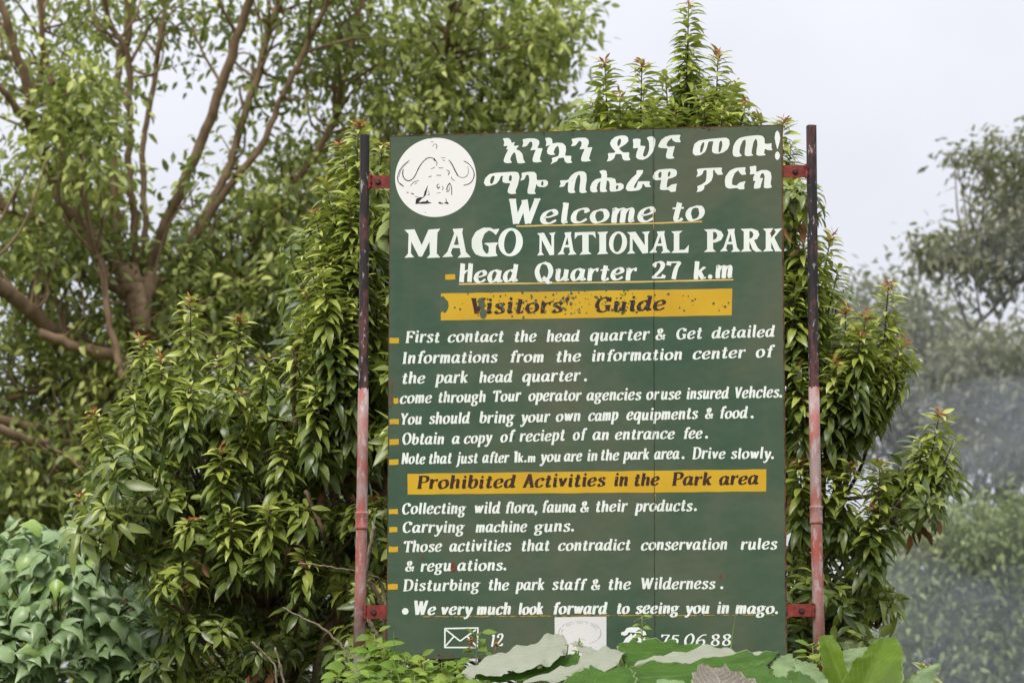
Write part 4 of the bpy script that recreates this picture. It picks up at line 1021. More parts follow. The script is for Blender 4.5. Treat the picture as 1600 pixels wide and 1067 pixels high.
mango("mango_tree", "tall pointed mango tree whose spire stands up behind the top of the notice board", (1085, 0), 10.9,
      [(1076, 8, 10.5, 0, 6, .62), (1076, 60, 10.5, .05, 0, .4), (1122, 86, 10.45, .12, 12, .45), (1003, 102, 10.45, -.03, 12, .48), (945, 100, 10.5, -.06, 12, .5), (968, 150, 10.4, -.05, 4), (1040, 120, 10.5, -.1, 0, .4), (925, 160, 10.5, -.25, 2), (905, 190, 10.5, -.3, 0), (1150, 130, 10.4, .2, 4), (1165, 165, 10.35, .3, 6), (1185, 185, 10.4, .35, 6), (1100, 140, 10.35, .05, 0), (1055, 170, 10.4, 0, 0), (1020, 160, 10.3, .05, 3), (985, 185, 10.4, 0, 2), (1130, 170, 10.3, .1, 0)],
      [([(880, 215), (905, 170), (945, 140), (985, 160), (1005, 145), (1040, 168), (1060, 100), (1090, 95), (1110, 140), (1140, 130), (1175, 170), (1210, 214)], 30), ([(900, 190), (1190, 190), (1210, 600), (1000, 900), (900, 600)], 60), ([(600, 930), (1240, 930), (1240, 1120), (600, 1120)], 50)],
      (10.5, 10.8, 11.3), .18, 23, l1=.112)
mango("mango_tree", "spreading mango tree reaching out to the right past the right post with red tips", (1285, 0), 10.9,
      [(1224, 192, 10.5, .05, 12, .35), (1240, 282, 10.45, .05, 12, .42), (1236, 225, 10.55, .1, 0, .35), (1298, 372, 10.45, .25, 10, .4), (1280, 400, 10.4, .1, 0), (1255, 360, 10.35, 0, 6), (1388, 448, 10.5, .12, 14, .5), (1322, 486, 10.4, .0, 11, .4), (1352, 494, 10.35, .1, 11, .4), (1345, 525, 10.3, .1, 7), (1412, 540, 10.45, .7, 6, .4), (1400, 505, 10.5, .6, 0), (1395, 575, 10.4, .9, 0, .4), (1430, 560, 10.5, 1.0, 0, .4), (1305, 565, 10.3, .1, 8), (1245, 575, 10.3, -.05, 8), (1240, 430, 10.35, -.05, 4), (1268, 500, 10.4, .1, 0), (1310, 420, 10.5, .3, 0), (1370, 560, 10.4, .3, 0), (1330, 600, 10.4, .1, 0), (1420, 575, 10.5, .8, 0), (1350, 640, 10.45, .4, 0, .35),
       (1468, 648, 10.4, .15, 12, .45), (1490, 690, 10.4, .5, 0, .35), (1440, 690, 10.4, .0, 0, .4), (1415, 725, 10.4, .2, 0), (1375, 725, 10.35, .1, 5), (1330, 730, 10.35, .1, 5), (1250, 722, 10.3, -.05, 11, .4), (1290, 740, 10.35, .05, 4), (1362, 795, 10.3, .1, 13, .42), (1385, 830, 10.35, .4, 0), (1320, 830, 10.3, .0, 0), (1250, 800, 10.3, -.1, 0), (1290, 830, 10.25, 0, 0), (1375, 900, 10.4, .5, 0), (1340, 900, 10.35, .2, 0), (1270, 900, 10.3, 0, 0), (1385, 955, 10.4, .6, 0), (1250, 960, 10.3, -.1, 0), (1450, 1045, 10.1, .4, 5, .35)],
      [([(1228, 230), (1250, 300), (1290, 420), (1330, 520), (1390, 540), (1400, 590), (1330, 620), (1290, 690), (1228, 700), (1150, 500)], 36),
       ([(1228, 740), (1330, 760), (1370, 800), (1340, 860), (1375, 930), (1345, 1010), (1330, 1120), (1228, 1120)], 40),
       ([(1390, 700), (1490, 690), (1490, 740), (1420, 770), (1390, 750)], 7)],
      (10.4, 10.7, 11.1), .19, 24, l1=.118)

# dead leaves hanging in the left mango, dry sticks in front of it
def stick(name, label, pts, r0, r1, cat="stick", mat=None):
    P = catmull([at(*p) for p in pts], 6)
    P = P + rng.normal(0, .002, P.shape)
    m_ = MB(); m_.tube(P - P[0], list(np.linspace(r0, r1, len(P))), 6)
    o = m_.build(name, mat or M_twig); o.location = P[0]
    tag(o, label, cat); return o
random.seed(3)
DRY = [
 ("bare dead stem standing upright among the leaves left of the post", [(462, 668, 10.12), (459, 620, 10.12), (460, 570, 10.1), (466, 530, 10.1)], .011, .009),
 ("thick dead stem leaning down beneath the mango leaves", [(478, 768, 10.2), (492, 800, 10.15), (508, 838, 10.15), (530, 900, 10.5), (535, 1120, 10.9)], .010, .010),
 ("thin pale twig reaching sideways from the left post towards the leaves", [(466, 881, 9.7), (500, 883, 9.7), (535, 889, 9.75), (575, 898, 9.9), (600, 930, 10.0), (606, 1120, 10.0)], .003, .006),
 ("long thin twig slanting down to the right below the mango", [(440, 948, 9.8), (480, 968, 9.8), (515, 990, 9.8), (545, 1030, 9.8), (560, 1125, 9.8)], .003, .007),
 ("curved brown twig rising at the foot of the mango", [(394, 1003, 9.75), (412, 1020, 9.75), (430, 1045, 9.75), (436, 1125, 9.75)], .003, .005),
 ("straight brown twig at the foot of the mango beside the curved one", [(430, 1012, 9.72), (438, 1040, 9.72), (443, 1070, 9.72), (446, 1130, 9.72)], .004, .0055),
 ("dry forked stem standing close behind the left post", [(585, 822, 9.6), (580, 850, 9.62), (572, 890, 9.65), (566, 960, 9.7), (562, 1120, 9.7)], .009, .008),
 ("pale dry stalk curving between the left post and the board", [(574, 965, 9.45), (585, 985, 9.45), (595, 1005, 9.45), (601, 1030, 9.45), (604, 1120, 9.45)], .008, .009),
 ("reddish stem leaning against the back of the board", [(576, 905, 9.7), (590, 930, 9.7), (600, 960, 9.7), (602, 1010, 9.7), (602, 1120, 9.7)], .010, .010),
]
for lb, pts, r0, r1 in DRY: stick("dry_stick", lb, pts, r0, r1, mat=M_mbark if r0 > .0095 else M_twig)

# ---------------------------------------------------------------- the large fig tree behind
M_figbark = bark_mat("fig_bark", (.13, .085, .050), (.34, .235, .145), 7, (1, 1, .5))
M_fig = leaf_mat("fig_leaf", [(0, (.62, .64, .19)), (.35, (.42, .47, .12)), (.7, (.165, .205, .052)), (1, (.036, .056, .020))], (.28, .31, .13), rough=.42, trans=.27, spec=.4)

def big_tree(name, label, trunk_pts, limbs, blobs, leafmat, barkmat, lsize, seed, per=10, spread=.24, twigp=.35, tint0=.45, upb=.2):
    random.seed(seed)
    r_ = np.random.default_rng(seed)
    base = trunk_pts[0].copy()
    T = thing(name, label, "tree", base)
    br = MB(); nodes = []
    for pts, rad in [trunk_pts[1]] + limbs:
        P = catmull(pts, 6); 
        P[1:-1] += r_.normal(0, .006, P[1:-1].shape)
        rr = np.interp(np.linspace(0, 1, len(P)), np.linspace(0, 1, len(rad)), rad)
        br.tube(P, list(rr), 8); nodes.append(P)
    nodes = np.concatenate(nodes)
    lv = Leaves(SMALL)
    for (cx, cy, rx, ry, d0, d1, n, *ex) in blobs:
        tb = (ex[0] if ex else 0) + r_.normal(0, .10)
        for _ in range(n):
            for _t in range(20):
                x, y = r_.uniform(-1, 1, 2)
                if x * x + y * y < 1: break
            c = at(cx + rx * x, cy + ry * y, r_.uniform(d0, d1))
            m_ = max(3, int(r_.normal(per, per * .3)))
            off = r_.normal(0, spread, (m_, 3)) * np.array([1, 1, .8])
            P = c + off
            D = unit(off + r_.normal(0, .2, (m_, 3)) + np.array([0, 0, -spread * .9]))
            Nn = unit(r_.normal(0, .55, (m_, 3)) + np.array([0, -.15, .75 + upb]))
            cl = r_.normal(0, .26) + tb
            lv.addn(list(P), list(D), list(Nn), list(lsize * r_.uniform(.65, 1.25, m_)), list(np.clip(tint0 + cl + r_.normal(0, .15, m_), 0, 1)))
            if random.random() < twigp:
                q = nodes[np.argmin(np.linalg.norm(nodes - c + np.array([0, 0, .4]), axis=1))]
                if np.linalg.norm(q - c) < 2.6:
                    pts = catmull([q, (q + c) / 2 + r_.normal(0, .08, 3), c], 3)
                    br.tube(pts, list(np.linspace(.016, .005, len(pts))), 4, cap=False)
    br.build("trunk", barkmat, T)
    lv.build("crown", leafmat, T)
    return T

def limb(px, w0, w1, d0, d1):
    n = len(px); sc = FPX
    pts = [at(x, y, d0 + (d1 - d0) * i / (n - 1)) for i, (x, y) in enumerate(px)]
    dm = [d0 + (d1 - d0) * i / (n - 1) for i in range(n)]
    return pts, [(w0 + (w1 - w0) * i / (n - 1)) * dm[i] / sc / 2 for i in range(n)]
J = (212, 462); DJ = 20
fb = at(225, 1118, DJ); fb[2] = 1.0
trunk_pts = [at(222, 480, DJ), at(212, 620, DJ), at(218, 900, DJ)]
limbs = [
 limb([(212, 500), (200, 440), (150, 375), (120, 345), (98, 315), (64, 240), (48, 188), (42, 128), (22, 72), (3, 10), (-30, -70)], 26, 11, 20, 18.6),
 limb([(64, 240), (42, 190), (22, 165), (0, 139), (-40, 110)], 15, 10, 19.2, 18.6),
 limb([(48, 188), (62, 120), (66, 60), (60, -30)], 11, 7, 19, 18.4),
 limb([(210, 480), (190, 430), (142, 345), (124, 308), (101, 244), (90, 169), (67, 71), (62, 0), (60, -60)], 18, 9, 20, 20.8),
 limb([(208, 470), (205, 450), (188, 400), (180, 322), (176, 240), (180, 169), (186, 83), (161, 56), (142, 15), (120, -50)], 16, 8, 20, 20.2),
 limb([(186, 88), (200, 60), (198, 0), (195, -70)], 14, 12, 20.2, 20.0),
 limb([(212, 470), (212, 450), (210, 345), (206, 300), (201, 232), (203, 150), (199, 83), (176, 45), (161, -5), (150, -60)], 14, 8, 20.1, 19.4),
 limb([(220, 470), (222, 440), (227, 352), (223, 262), (227, 206), (240, 131), (251, 49), (262, 0), (275, -60)], 11, 7.5, 20, 20.6),
 limb([(218, 480), (225, 455), (247, 382), (270, 322), (307, 240), (337, 165), (367, 67), (390, 0), (410, -70)], 20, 14, 20, 19.0),
 limb([(222, 480), (235, 465), (265, 425), (300, 370), (341, 296), (360, 255), (382, 180), (401, 124), (420, 49), (439, -4), (460, -70)], 16, 10, 20, 20.6),
 limb([(222, 485), (240, 468), (300, 375), (364, 285), (375, 270), (412, 221), (435, 165), (450, 135), (476, 82), (502, 26), (540, -60)], 14, 8, 20, 19.4),
 limb([(224, 490), (250, 478), (330, 430), (430, 330), (510, 210), (529, 161), (544, 94), (559, 30), (570, -50)], 14, 8, 20, 20.4),
 limb([(330, 430), (440, 390), (560, 300), (660, 200), (720, 90), (740, 10)], 13, 6, 20.2, 20.8),
 limb([(560, 300), (680, 250), (780, 160), (850, 70)], 9, 5, 20.5, 21),
 limb([(660, 200), (690, 130), (700, 40)], 8, 4, 20.6, 20.2),
 limb([(195, 560), (150, 545), (109, 530), (75, 511), (38, 478), (0, 448), (-60, 400)], 20, 27, 20, 18.2),
 limb([(200, 620), (160, 668), (109, 676), (56, 669), (8, 657), (-50, 640)], 16, 17, 20, 18.6),
 limb([(200, 640), (150, 690), (109, 694), (68, 693), (22, 680), (-40, 650)], 14, 16, 19.9, 18.2),
 limb([(200, 570), (130, 590), (80, 605), (30, 618), (-30, 640)], 9, 8, 20.1, 19.4),
 limb([(150, 400), (161, 417), (167, 485), (184, 560), (191, 594)], 10, 12, 18.9, 18.9),
 limb([(-60, 400), (-180, 330), (-300, 210), (-360, 60)], 27, 7, 18.2, 18.8), limb([(-50, 640), (-170, 610), (-300, 520), (-380, 400)], 17, 5, 18.6, 18.8), limb([(-40, 650), (-160, 670), (-290, 640), (-400, 600)], 16, 5, 18.2, 18.0),
 limb([(200, 452), (160, 440), (118, 436), (60, 400)], 12, 7, 20, 20.6),
 limb([(150, 370), (110, 380), (60, 345), (10, 330)], 9, 6, 20, 19.4),
 limb([(150, 430), (185, 448), (212, 470), (222, 530)], 20, 34, 19.3, 19.3), limb([(240, 430), (225, 460), (218, 520)], 26, 34, 19.4, 19.3), limb([(60, 520), (130, 545), (190, 560), (215, 600)], 16, 22, 18.9, 19.4),
 limb([(222, 520), (218, 490), (211, 466), (205, 440), (200, 420)], 30, 36, 19.2, 19.2),
]
limbs[-1] = (limbs[-1][0], [x for x in limbs[-1][1]])
B = [
 # cx, cy, rx, ry, depth range, clumps, tint shift
 (740, 60, 140, 85, 19.5, 21.5, 112, -.12), (630, 120, 90, 90, 19.5, 21.5, 84, 0.05), (825, 140, 60, 70, 19.6, 21.2, 46, -.15), (720, 190, 170, 40, 19.5, 21, 80, -.05), (860, 60, 50, 60, 19.8, 21.2, 20, -.1), (570, 60, 80, 80, 19.8, 21.5, 40, .1), (880, 30, 45, 60, 20, 21, 24, -.05),
 (490, 310, 100, 75, 19.6, 21.6, 110, -.12), (390, 410, 130, 85, 19.4, 21.5, 190, .0), (565, 310, 70, 90, 19.8, 21.4, 75, .02), (310, 470, 90, 60, 19.4, 21, 70, .1), (480, 470, 110, 90, 19.4, 21, 120, .12),
 (430, 60, 90, 90, 19.6, 21.6, 22, .15), (470, 160, 110, 90, 19.8, 21.6, 34, .12), (320, 20, 60, 30, 19.6, 21.4, 9, .15), (300, 60, 30, 60, 19.6, 21.2, 6, .2), (310, 270, 25, 15, 19, 19.6, 3, .2), (400, 250, 70, 70, 20.4, 21.6, 14, .1), (500, 60, 60, 60, 19.6, 21.5, 22, .1),
 (70, 20, 110, 60, 19.4, 22, 34, .1), (190, 30, 80, 50, 19.6, 22, 20, .1), (225, 130, 25, 60, 19.6, 21, 3, .2), (30, 120, 60, 60, 19.4, 21.5, 16, .12),
 (125, 150, 45, 70, 18.2, 19.2, 52, -.1), (115, 215, 60, 70, 18.2, 19.4, 55, -.02), (50, 290, 90, 50, 19.6, 21.6, 40, .05), (150, 310, 60, 70, 19.6, 21.6, 48, .02), (40, 345, 80, 45, 19.4, 21.2, 46, -.08), (110, 395, 110, 30, 18.8, 20.8, 60, .08), (230, 400, 50, 35, 19.8, 21.6, 22, .1), (25, 395, 50, 20, 18.6, 20, 22, -.1),
 (130, 485, 90, 50, 19.4, 21.2, 40, .12), (40, 570, 100, 60, 19.2, 21.2, 50, .1), (150, 560, 90, 80, 19.2, 21.2, 70, .05), (240, 530, 70, 70, 19, 21, 60, .15), (60, 640, 110, 40, 19.6, 21, 30, .1), (70, 740, 150, 70, 18.6, 21, 190, -.04), (40, 800, 120, 50, 18.8, 21, 110, .0), (190, 680, 90, 90, 19.2, 21, 110, .05), (200, 830, 120, 60, 19, 21, 60, .1), (20, 470, 60, 40, 19.4, 21, 14, .1),
 (330, 560, 150, 90, 19.6, 21.5, 120, .18), (520, 560, 120, 120, 19.8, 21.6, 110, .18), (60, 690, 130, 70, 21, 22, 70, .15),
 (-200, 250, 170, 220, 18, 20.5, 170, .05), (-230, 560, 180, 140, 17.8, 20.5, 130, .05), (150, -60, 260, 50, 18.5, 21.5, 70, .1), (600, -60, 240, 50, 18.8, 21.5, 150, 0),
]
big_tree("fig_tree", "huge spreading fig tree with many fanned brown limbs in the upper left background", [fb, (trunk_pts + [fb], [.15, .17, .2, .24])], limbs, B, M_fig, M_figbark, .108, 31, per=17, spread=.13)

# ---------------------------------------------------------------- smoky trees far to the right
M_far = leaf_mat("haze_greyed_far_leaf", [(0, (.27, .26, .165)), (.5, (.165, .165, .105)), (1, (.065, .067, .048))], (.24, .235, .165), rough=.6, trans=.25, spec=.25)  # smoky haze mixed into the leaf colours as a paler grey
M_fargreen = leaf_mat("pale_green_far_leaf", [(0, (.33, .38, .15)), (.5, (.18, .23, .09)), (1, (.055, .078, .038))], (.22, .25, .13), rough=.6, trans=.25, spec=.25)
M_farbark = bark_mat("grey_far_bark", (.10, .085, .07), (.20, .17, .14), 3)
def far_tree(label, base_px, D, trunk_px, limbs, blobs, mat, ls, seed, per=12, spread=.35):
    b = at(base_px, 1118, D); b[2] = 1.02
    pts = [at(x, y, D) for x, y in trunk_px] + [b]
    return big_tree("tree", label, [b, (pts, list(np.linspace(.10, .26, len(pts))))], limbs, blobs, mat, M_farbark, ls, seed, per=per, spread=spread, twigp=.3)
far_tree("tall haze-greyed tree leaning into the picture at the upper right edge", 1760, 30, [(1700, 420), (1740, 700)],
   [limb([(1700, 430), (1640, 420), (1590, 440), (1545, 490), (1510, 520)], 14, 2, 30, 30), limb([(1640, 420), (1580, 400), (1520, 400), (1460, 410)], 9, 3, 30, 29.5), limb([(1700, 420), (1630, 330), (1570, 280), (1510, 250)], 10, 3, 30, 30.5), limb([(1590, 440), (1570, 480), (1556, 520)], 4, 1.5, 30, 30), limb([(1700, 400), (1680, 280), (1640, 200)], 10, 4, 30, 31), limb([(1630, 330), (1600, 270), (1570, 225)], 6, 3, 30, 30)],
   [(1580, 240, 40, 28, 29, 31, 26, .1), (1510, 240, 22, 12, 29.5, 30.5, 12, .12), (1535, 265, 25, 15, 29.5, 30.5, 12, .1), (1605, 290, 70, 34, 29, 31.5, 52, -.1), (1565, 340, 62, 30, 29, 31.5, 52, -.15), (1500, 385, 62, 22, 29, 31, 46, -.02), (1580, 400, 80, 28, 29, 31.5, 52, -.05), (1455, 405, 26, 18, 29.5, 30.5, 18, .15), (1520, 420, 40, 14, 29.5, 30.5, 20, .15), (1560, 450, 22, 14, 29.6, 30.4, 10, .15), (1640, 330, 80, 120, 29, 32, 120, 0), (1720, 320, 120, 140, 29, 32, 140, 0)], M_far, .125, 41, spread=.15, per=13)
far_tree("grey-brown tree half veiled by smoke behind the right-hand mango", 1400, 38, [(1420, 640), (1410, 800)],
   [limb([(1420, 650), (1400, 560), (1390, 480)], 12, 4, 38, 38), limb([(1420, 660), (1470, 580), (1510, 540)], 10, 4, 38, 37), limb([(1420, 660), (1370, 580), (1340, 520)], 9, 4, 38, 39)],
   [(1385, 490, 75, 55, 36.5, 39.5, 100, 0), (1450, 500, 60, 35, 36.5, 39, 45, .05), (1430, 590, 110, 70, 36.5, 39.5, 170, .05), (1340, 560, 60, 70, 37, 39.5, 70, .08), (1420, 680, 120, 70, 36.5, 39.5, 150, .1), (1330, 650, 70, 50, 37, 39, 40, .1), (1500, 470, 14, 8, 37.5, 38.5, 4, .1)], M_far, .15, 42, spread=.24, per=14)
far_tree("smoke-veiled tree at the right edge below the overhanging haze-greyed tree", 1570, 36, [(1570, 660), (1575, 850)],
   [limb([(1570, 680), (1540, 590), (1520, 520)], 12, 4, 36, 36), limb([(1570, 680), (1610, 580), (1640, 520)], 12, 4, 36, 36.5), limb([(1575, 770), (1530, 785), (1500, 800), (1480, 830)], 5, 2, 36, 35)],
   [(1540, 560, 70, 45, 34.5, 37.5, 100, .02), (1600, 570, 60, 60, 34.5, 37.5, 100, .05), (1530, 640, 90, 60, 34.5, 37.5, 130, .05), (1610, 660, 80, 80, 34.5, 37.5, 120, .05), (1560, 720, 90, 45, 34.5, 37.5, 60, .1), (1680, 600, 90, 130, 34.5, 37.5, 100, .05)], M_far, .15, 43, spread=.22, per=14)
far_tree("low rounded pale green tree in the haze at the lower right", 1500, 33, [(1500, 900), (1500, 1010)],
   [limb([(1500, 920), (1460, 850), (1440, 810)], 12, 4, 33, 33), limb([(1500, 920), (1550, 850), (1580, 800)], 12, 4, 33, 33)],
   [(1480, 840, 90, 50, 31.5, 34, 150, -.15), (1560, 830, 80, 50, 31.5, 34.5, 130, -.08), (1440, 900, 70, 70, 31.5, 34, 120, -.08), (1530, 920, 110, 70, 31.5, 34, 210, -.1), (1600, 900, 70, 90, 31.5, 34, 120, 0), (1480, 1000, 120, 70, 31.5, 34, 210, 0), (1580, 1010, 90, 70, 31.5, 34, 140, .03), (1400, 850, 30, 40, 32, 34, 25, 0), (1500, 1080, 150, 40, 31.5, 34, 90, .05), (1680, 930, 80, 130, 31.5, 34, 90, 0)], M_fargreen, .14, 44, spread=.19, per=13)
far_tree("dim olive tree filling the gap low behind the left-hand mango", 330, 27, [(330, 820), (330, 980)],
   [limb([(330, 840), (260, 760), (200, 720)], 12, 4, 27, 27), limb([(330, 840), (420, 760), (500, 720)], 12, 4, 27, 27)],
   [(250, 850, 160, 110, 26, 28.5, 230, .15), (450, 850, 160, 130, 26, 28.5, 240, .2), (330, 980, 300, 110, 26, 28.5, 330, .2), (40, 960, 130, 90, 26, 28.5, 90, .2), (60, 880, 120, 40, 26, 28.5, 50, .2)], M_fig, .15, 45, spread=.25)

# ---------------------------------------------------------------- grey-green climbing shrub, lower left
def heart_leaf():
    # broad leaf of length 1 along Y, shallow three-pointed outline, folded and drooping
    st = [(0, 0), (.06, .36), (.25, .50), (.48, .42), (.62, .24), (.82, .12), (1, 0)]
    v = [(0, 0, 0)]; rows = []
    for (y, h) in st[1:-1]:
        z = -.42 * y * y
        i = len(v); v += [(-h, y - .04 * (h > .4), z - h * .30), (-h * .5, y, z - h * .02), (0, y, z - .04), (h * .5, y, z - h * .02), (h, y - .04 * (h > .4), z - h * .30)]; rows.append(i)
    f = [(0, 2 + q, 1 + q)[:3] for q in range(0, 4)]
    for a, b in zip(rows[:-1], rows[1:]):
        for q in range(4): f.append((a + q, a + q + 1, b + q + 1, b + q))
    t = len(v); v.append((0, 1, -.5)); a = rows[-1]
    f += [(a + q, a + q + 1, t) for q in range(4)]
    f = [tuple(x) for x in f]
    f[:4] = [(0, 2 + q, 1 + q) for q in range(4)]
    return np.array(v, float), f
HEART = [heart_leaf()]
v2, f2 = heart_leaf(); v2 = v2 * np.array([.85, 1.1, 1.5]); HEART.append((v2, f2))
M_vine = leaf_mat("felted_grey_green_leaf", [(0, (.30, .44, .07)), (.25, (.31, .42, .19)), (.7, (.20, .295, .115)), (1, (.07, .135, .035))], (.20, .28, .10), rough=.36, trans=.2, tcol=(.3, .45, .12), spec=.65)
M_vstem = bark_mat("green_vine_stem", (.10, .14, .04), (.20, .24, .08), 20)
def climber(label, cpx, base_px, D, rx, ry, rz, n, seed, ls=.105):
    random.seed(seed); r_ = np.random.default_rng(seed)
    b = at(base_px, 1118, D); b[2] = gz(b[0], b[1]) - .03
    T = thing("climbing_shrub", label, "shrub", b)
    c = at(*cpx, D)
    lv = Leaves(HEART); br = MB()
    for i in range(n):
        u = unit(r_.normal(0, 1, 3)); u[1] = -abs(u[1]) * (1 if random.random() < .8 else -1)
        if u[2] < -.75: continue
        wob = 1 + .13 * math.sin(5 * u[0] + 2) * math.cos(6 * u[2] + 1) + .09 * math.sin(11 * u[0]) * math.sin(13 * u[2] + 2) + r_.normal(0, .06) - (.3 * random.random() if random.random() < .45 else 0)
        p = c + u * np.array([rx, ry, rz]) * wob
        if p[2] < b[2] + .03: continue
        d = unit(np.array([u[0] * .9, u[1] * .9 - .25, -.25]) + r_.normal(0, .55, 3))
        nn = unit(np.array([u[0] * .45, u[1] * .45 - .15, 1.0]) + r_.normal(0, .38, 3))
        lv.add(p, d, nn, ls * r_.uniform(.45, 1.3), float(np.clip(r_.normal(.5, .27), 0, 1)))
        if i % 5 == 0:
            q = c + (p - c) * .45 + np.array([0, 0, -.1])
            br.tube([q, (p + q) / 2 + r_.normal(0, .02, 3), p], [.005, .004, .002], 4, cap=False)
    for q in range(5):
        e = c + np.array([random.uniform(-.5, .5) * rx, random.uniform(-.3, .3) * ry, random.uniform(-.2, .5) * rz])
        br.tube(catmull([b + rng.normal(0, .05, 3) * [1, 1, 0], (b + e) / 2 + rng.normal(0, .05, 3), e], 4), [.014] * 9, 6)
    br.build("stem", M_vstem, T); lv.build("foliage", M_vine, T)
climber("mound of broad grey-green climber leaves at the lower left corner", (95, 985), 100, 12.4, .60, .55, .50, 1050, 51, .115)
climber("low clump of grey-green climber leaves under the left mango", (270, 1090), 270, 12.3, .36, .34, .28, 270, 52, .10)

# ---------------------------------------------------------------- weeds in front of and under the board
M_weed = leaf_mat("bright_weed_leaf", [(0, (.30, .38, .06)), (.4, (.17, .27, .035)), (1, (.07, .14, .025))], (.20, .26, .10), rough=.5, trans=.35, spec=.3)
M_wstem = bark_mat("weed_stem", (.16, .20, .06), (.28, .30, .12), 40)
OVATE = [lance_leaf(.52, .5, .22), lance_leaf(.60, .8, .15), lance_leaf(.44, .3, .3)]
def weed(label, px, py, D, n, ls, seed, h=None, spread=.5, tall=0, group=None, tint=.4, buds=0):
    random.seed(seed); r_ = np.random.default_rng(seed)
    top = at(px, py, D); b = top.copy(); b[2] = gz(b[0], b[1]) - .02; b[0] += random.uniform(-.05, .05)
    T = thing("weed", label, "weed", b, group)
    br = MB(); lv = Leaves(OVATE)
    P = catmull([b, (b + top) / 2 + np.array([random.uniform(-.04, .04), random.uniform(-.04, .04), 0]), top], 8)
    br.tube(P, list(np.linspace(.005, .002, len(P))), 5)
    for i in range(n):
        t = (i / n) ** 1.3 * tall if tall else (i / n) * .55
        p = top + (b - top) * t
        az = i * 1.571 + (i // 2) * .6 + random.uniform(-.3, .3)
        el = random.uniform(-.1, .7) - t * .6
        d = np.array([math.cos(az) * math.cos(el), math.sin(az) * math.cos(el), math.sin(el)])
        pet = spread * ls * (.2 + t)
        q = p + d * pet
        br.tube([p, q], [.0018, .0014], 4, cap=False)
        lv.add(q, d + np.array([0, 0, -.2]), np.array([0, -.85, 1.0]) + d * .3 + r_.normal(0, .35, 3), ls * (.6 + .8 * min(1, t * 2.2)) * random.uniform(.8, 1.15), float(np.clip(r_.normal(tint, .2) + t * .3, 0, 1)))
    br.build("stem", M_wstem, T); lv.build("foliage", M_weed, T)
    if buds:
        mb_ = MB()
        for i in range(buds):
            c = top + np.array([random.uniform(-.09, .09), -.02, random.uniform(-.06, .0)])
            for q in range(9):
                o = c + r_.normal(0, .0045, 3); rr = .0055
                mb_.add([o + rr * np.array(x) for x in ((1, 0, 0), (-1, 0, 0), (0, 1, 0), (0, -1, 0), (0, 0, 1), (0, 0, -1))], [(0, 2, 4), (2, 1, 4), (1, 3, 4), (3, 0, 4), (2, 0, 5), (1, 2, 5), (3, 1, 5), (0, 3, 5)])
            mb_.tube([c - Z * .05 - np.array([.01, 0, 0]), c], [.0015, .001], 4)
        mb_.build("bud", M_flush, T)
    return T
weed("young nettle tip with star of pale leaves in front of the painted telephone", 1003, 962, 8.95, 16, .055, 61, tall=.16, tint=.1)
weed("leafy weed with small orange buds in front of the painted envelope", 745, 990, 8.95, 14, .085, 62, tall=.22, tint=.45, spread=1.2, buds=3)
weed("tiny pale seedling tip in front of the pasted paper notice", 905, 997, 8.85, 7, .035, 63, tall=.1, tint=.05)
random.seed(5)
WL = ["pale weed at the foot of the left post", "bright weed just right of the left post", "yellow-green weed below the lower left corner of the board", "broad-leaved weed under the left end of the board", "short bright weed below the bullet dashes", "tangled weed between the envelope and the bottom edge"]
spots = [(585, 992, 9.0), (600, 1012, 8.95), (634, 1030, 8.9), (662, 1036, 8.9), (690, 1035, 8.85), (716, 1032, 8.95), (560, 1040, 8.8), (575, 1020, 9.1), (612, 1046, 8.8), (648, 1056, 8.75), (672, 1058, 8.8), (705, 1062, 8.75), (735, 1048, 8.95), (625, 1020, 9.05), (655, 1028, 9.05), (530, 1052, 9.3), (760, 1060, 8.8), (590, 1066, 8.7), (640, 1072, 8.7), (680, 1076, 8.7), (548, 1015, 9.4), (720, 1075, 8.65), (1270, 1010, 9.1), (1285, 1020, 8.9), (605, 1000, 9.3)]
for i, (x, y, d) in enumerate(spots):
    weed("small bright green weed in the tangle growing along the bottom edge of the board", x, y, d, random.randint(14, 22), random.uniform(.07, .11), 70 + i, tall=.22, tint=random.uniform(.05, .55), spread=random.uniform(.4, 1.1), group="weeds tangled under the board")

for i in range(46):
    x = random.uniform(560, 1330); d = random.uniform(9.35, 10.1)
    if 600 < x < 1235 and d < 9.5: d += .2
    weed("small bright green weed in the tangle growing along the bottom edge of the board", x, random.uniform(1030, 1080), d, random.randint(11, 16), random.uniform(.07, .10), 120 + i, tall=.24, tint=random.uniform(.15, .7), spread=random.uniform(.4, 1.1), group="weeds tangled under the board")

# grass blades
M_grass = leaf_mat("grass_blade", [(0, (.22, .32, .06)), (1, (.12, .22, .04))], (.2, .3, .08), rough=.5, trans=.3)
def blade(label, pts, wd):
    P = catmull([at(*p) for p in pts], 6); n = len(P); vs = []
    for i, p in enumerate(P):
        w_ = wd * (1 - (i / (n - 1)) ** 2) * .5 + .0004
        vs += [p - P[0] + np.array([-w_, 0, 0]), p - P[0] + np.array([0, w_ * .6, 0]), p - P[0] + np.array([w_, 0, 0])]
    m_ = MB(); m_.add(vs, [q for i in range(n - 1) for q in ((3 * i, 3 * i + 1, 3 * i + 4, 3 * i + 3), (3 * i + 1, 3 * i + 2, 3 * i + 5, 3 * i + 4))])
    o = m_.build("grass_blade", M_grass); o.location = P[0]; tag(o, label, "grass blade"); return o
blade("single tall grass blade standing in front of the board right of the last digits", [(1141, 1160, 8.8), (1141, 1060, 8.85), (1142, 1010, 8.88), (1149, 962, 8.88)], .009)
blade("thin grass blade beside the lower left corner of the board", [(618, 1150, 8.9), (617, 1060, 8.9), (616, 1010, 8.9), (615, 985, 8.9)], .007)
blade("grass blade bending in front of the left end of the bottom edge", [(640, 1150, 8.75), (626, 1070, 8.75), (615, 1035, 8.75), (604, 1010, 8.75)], .008)

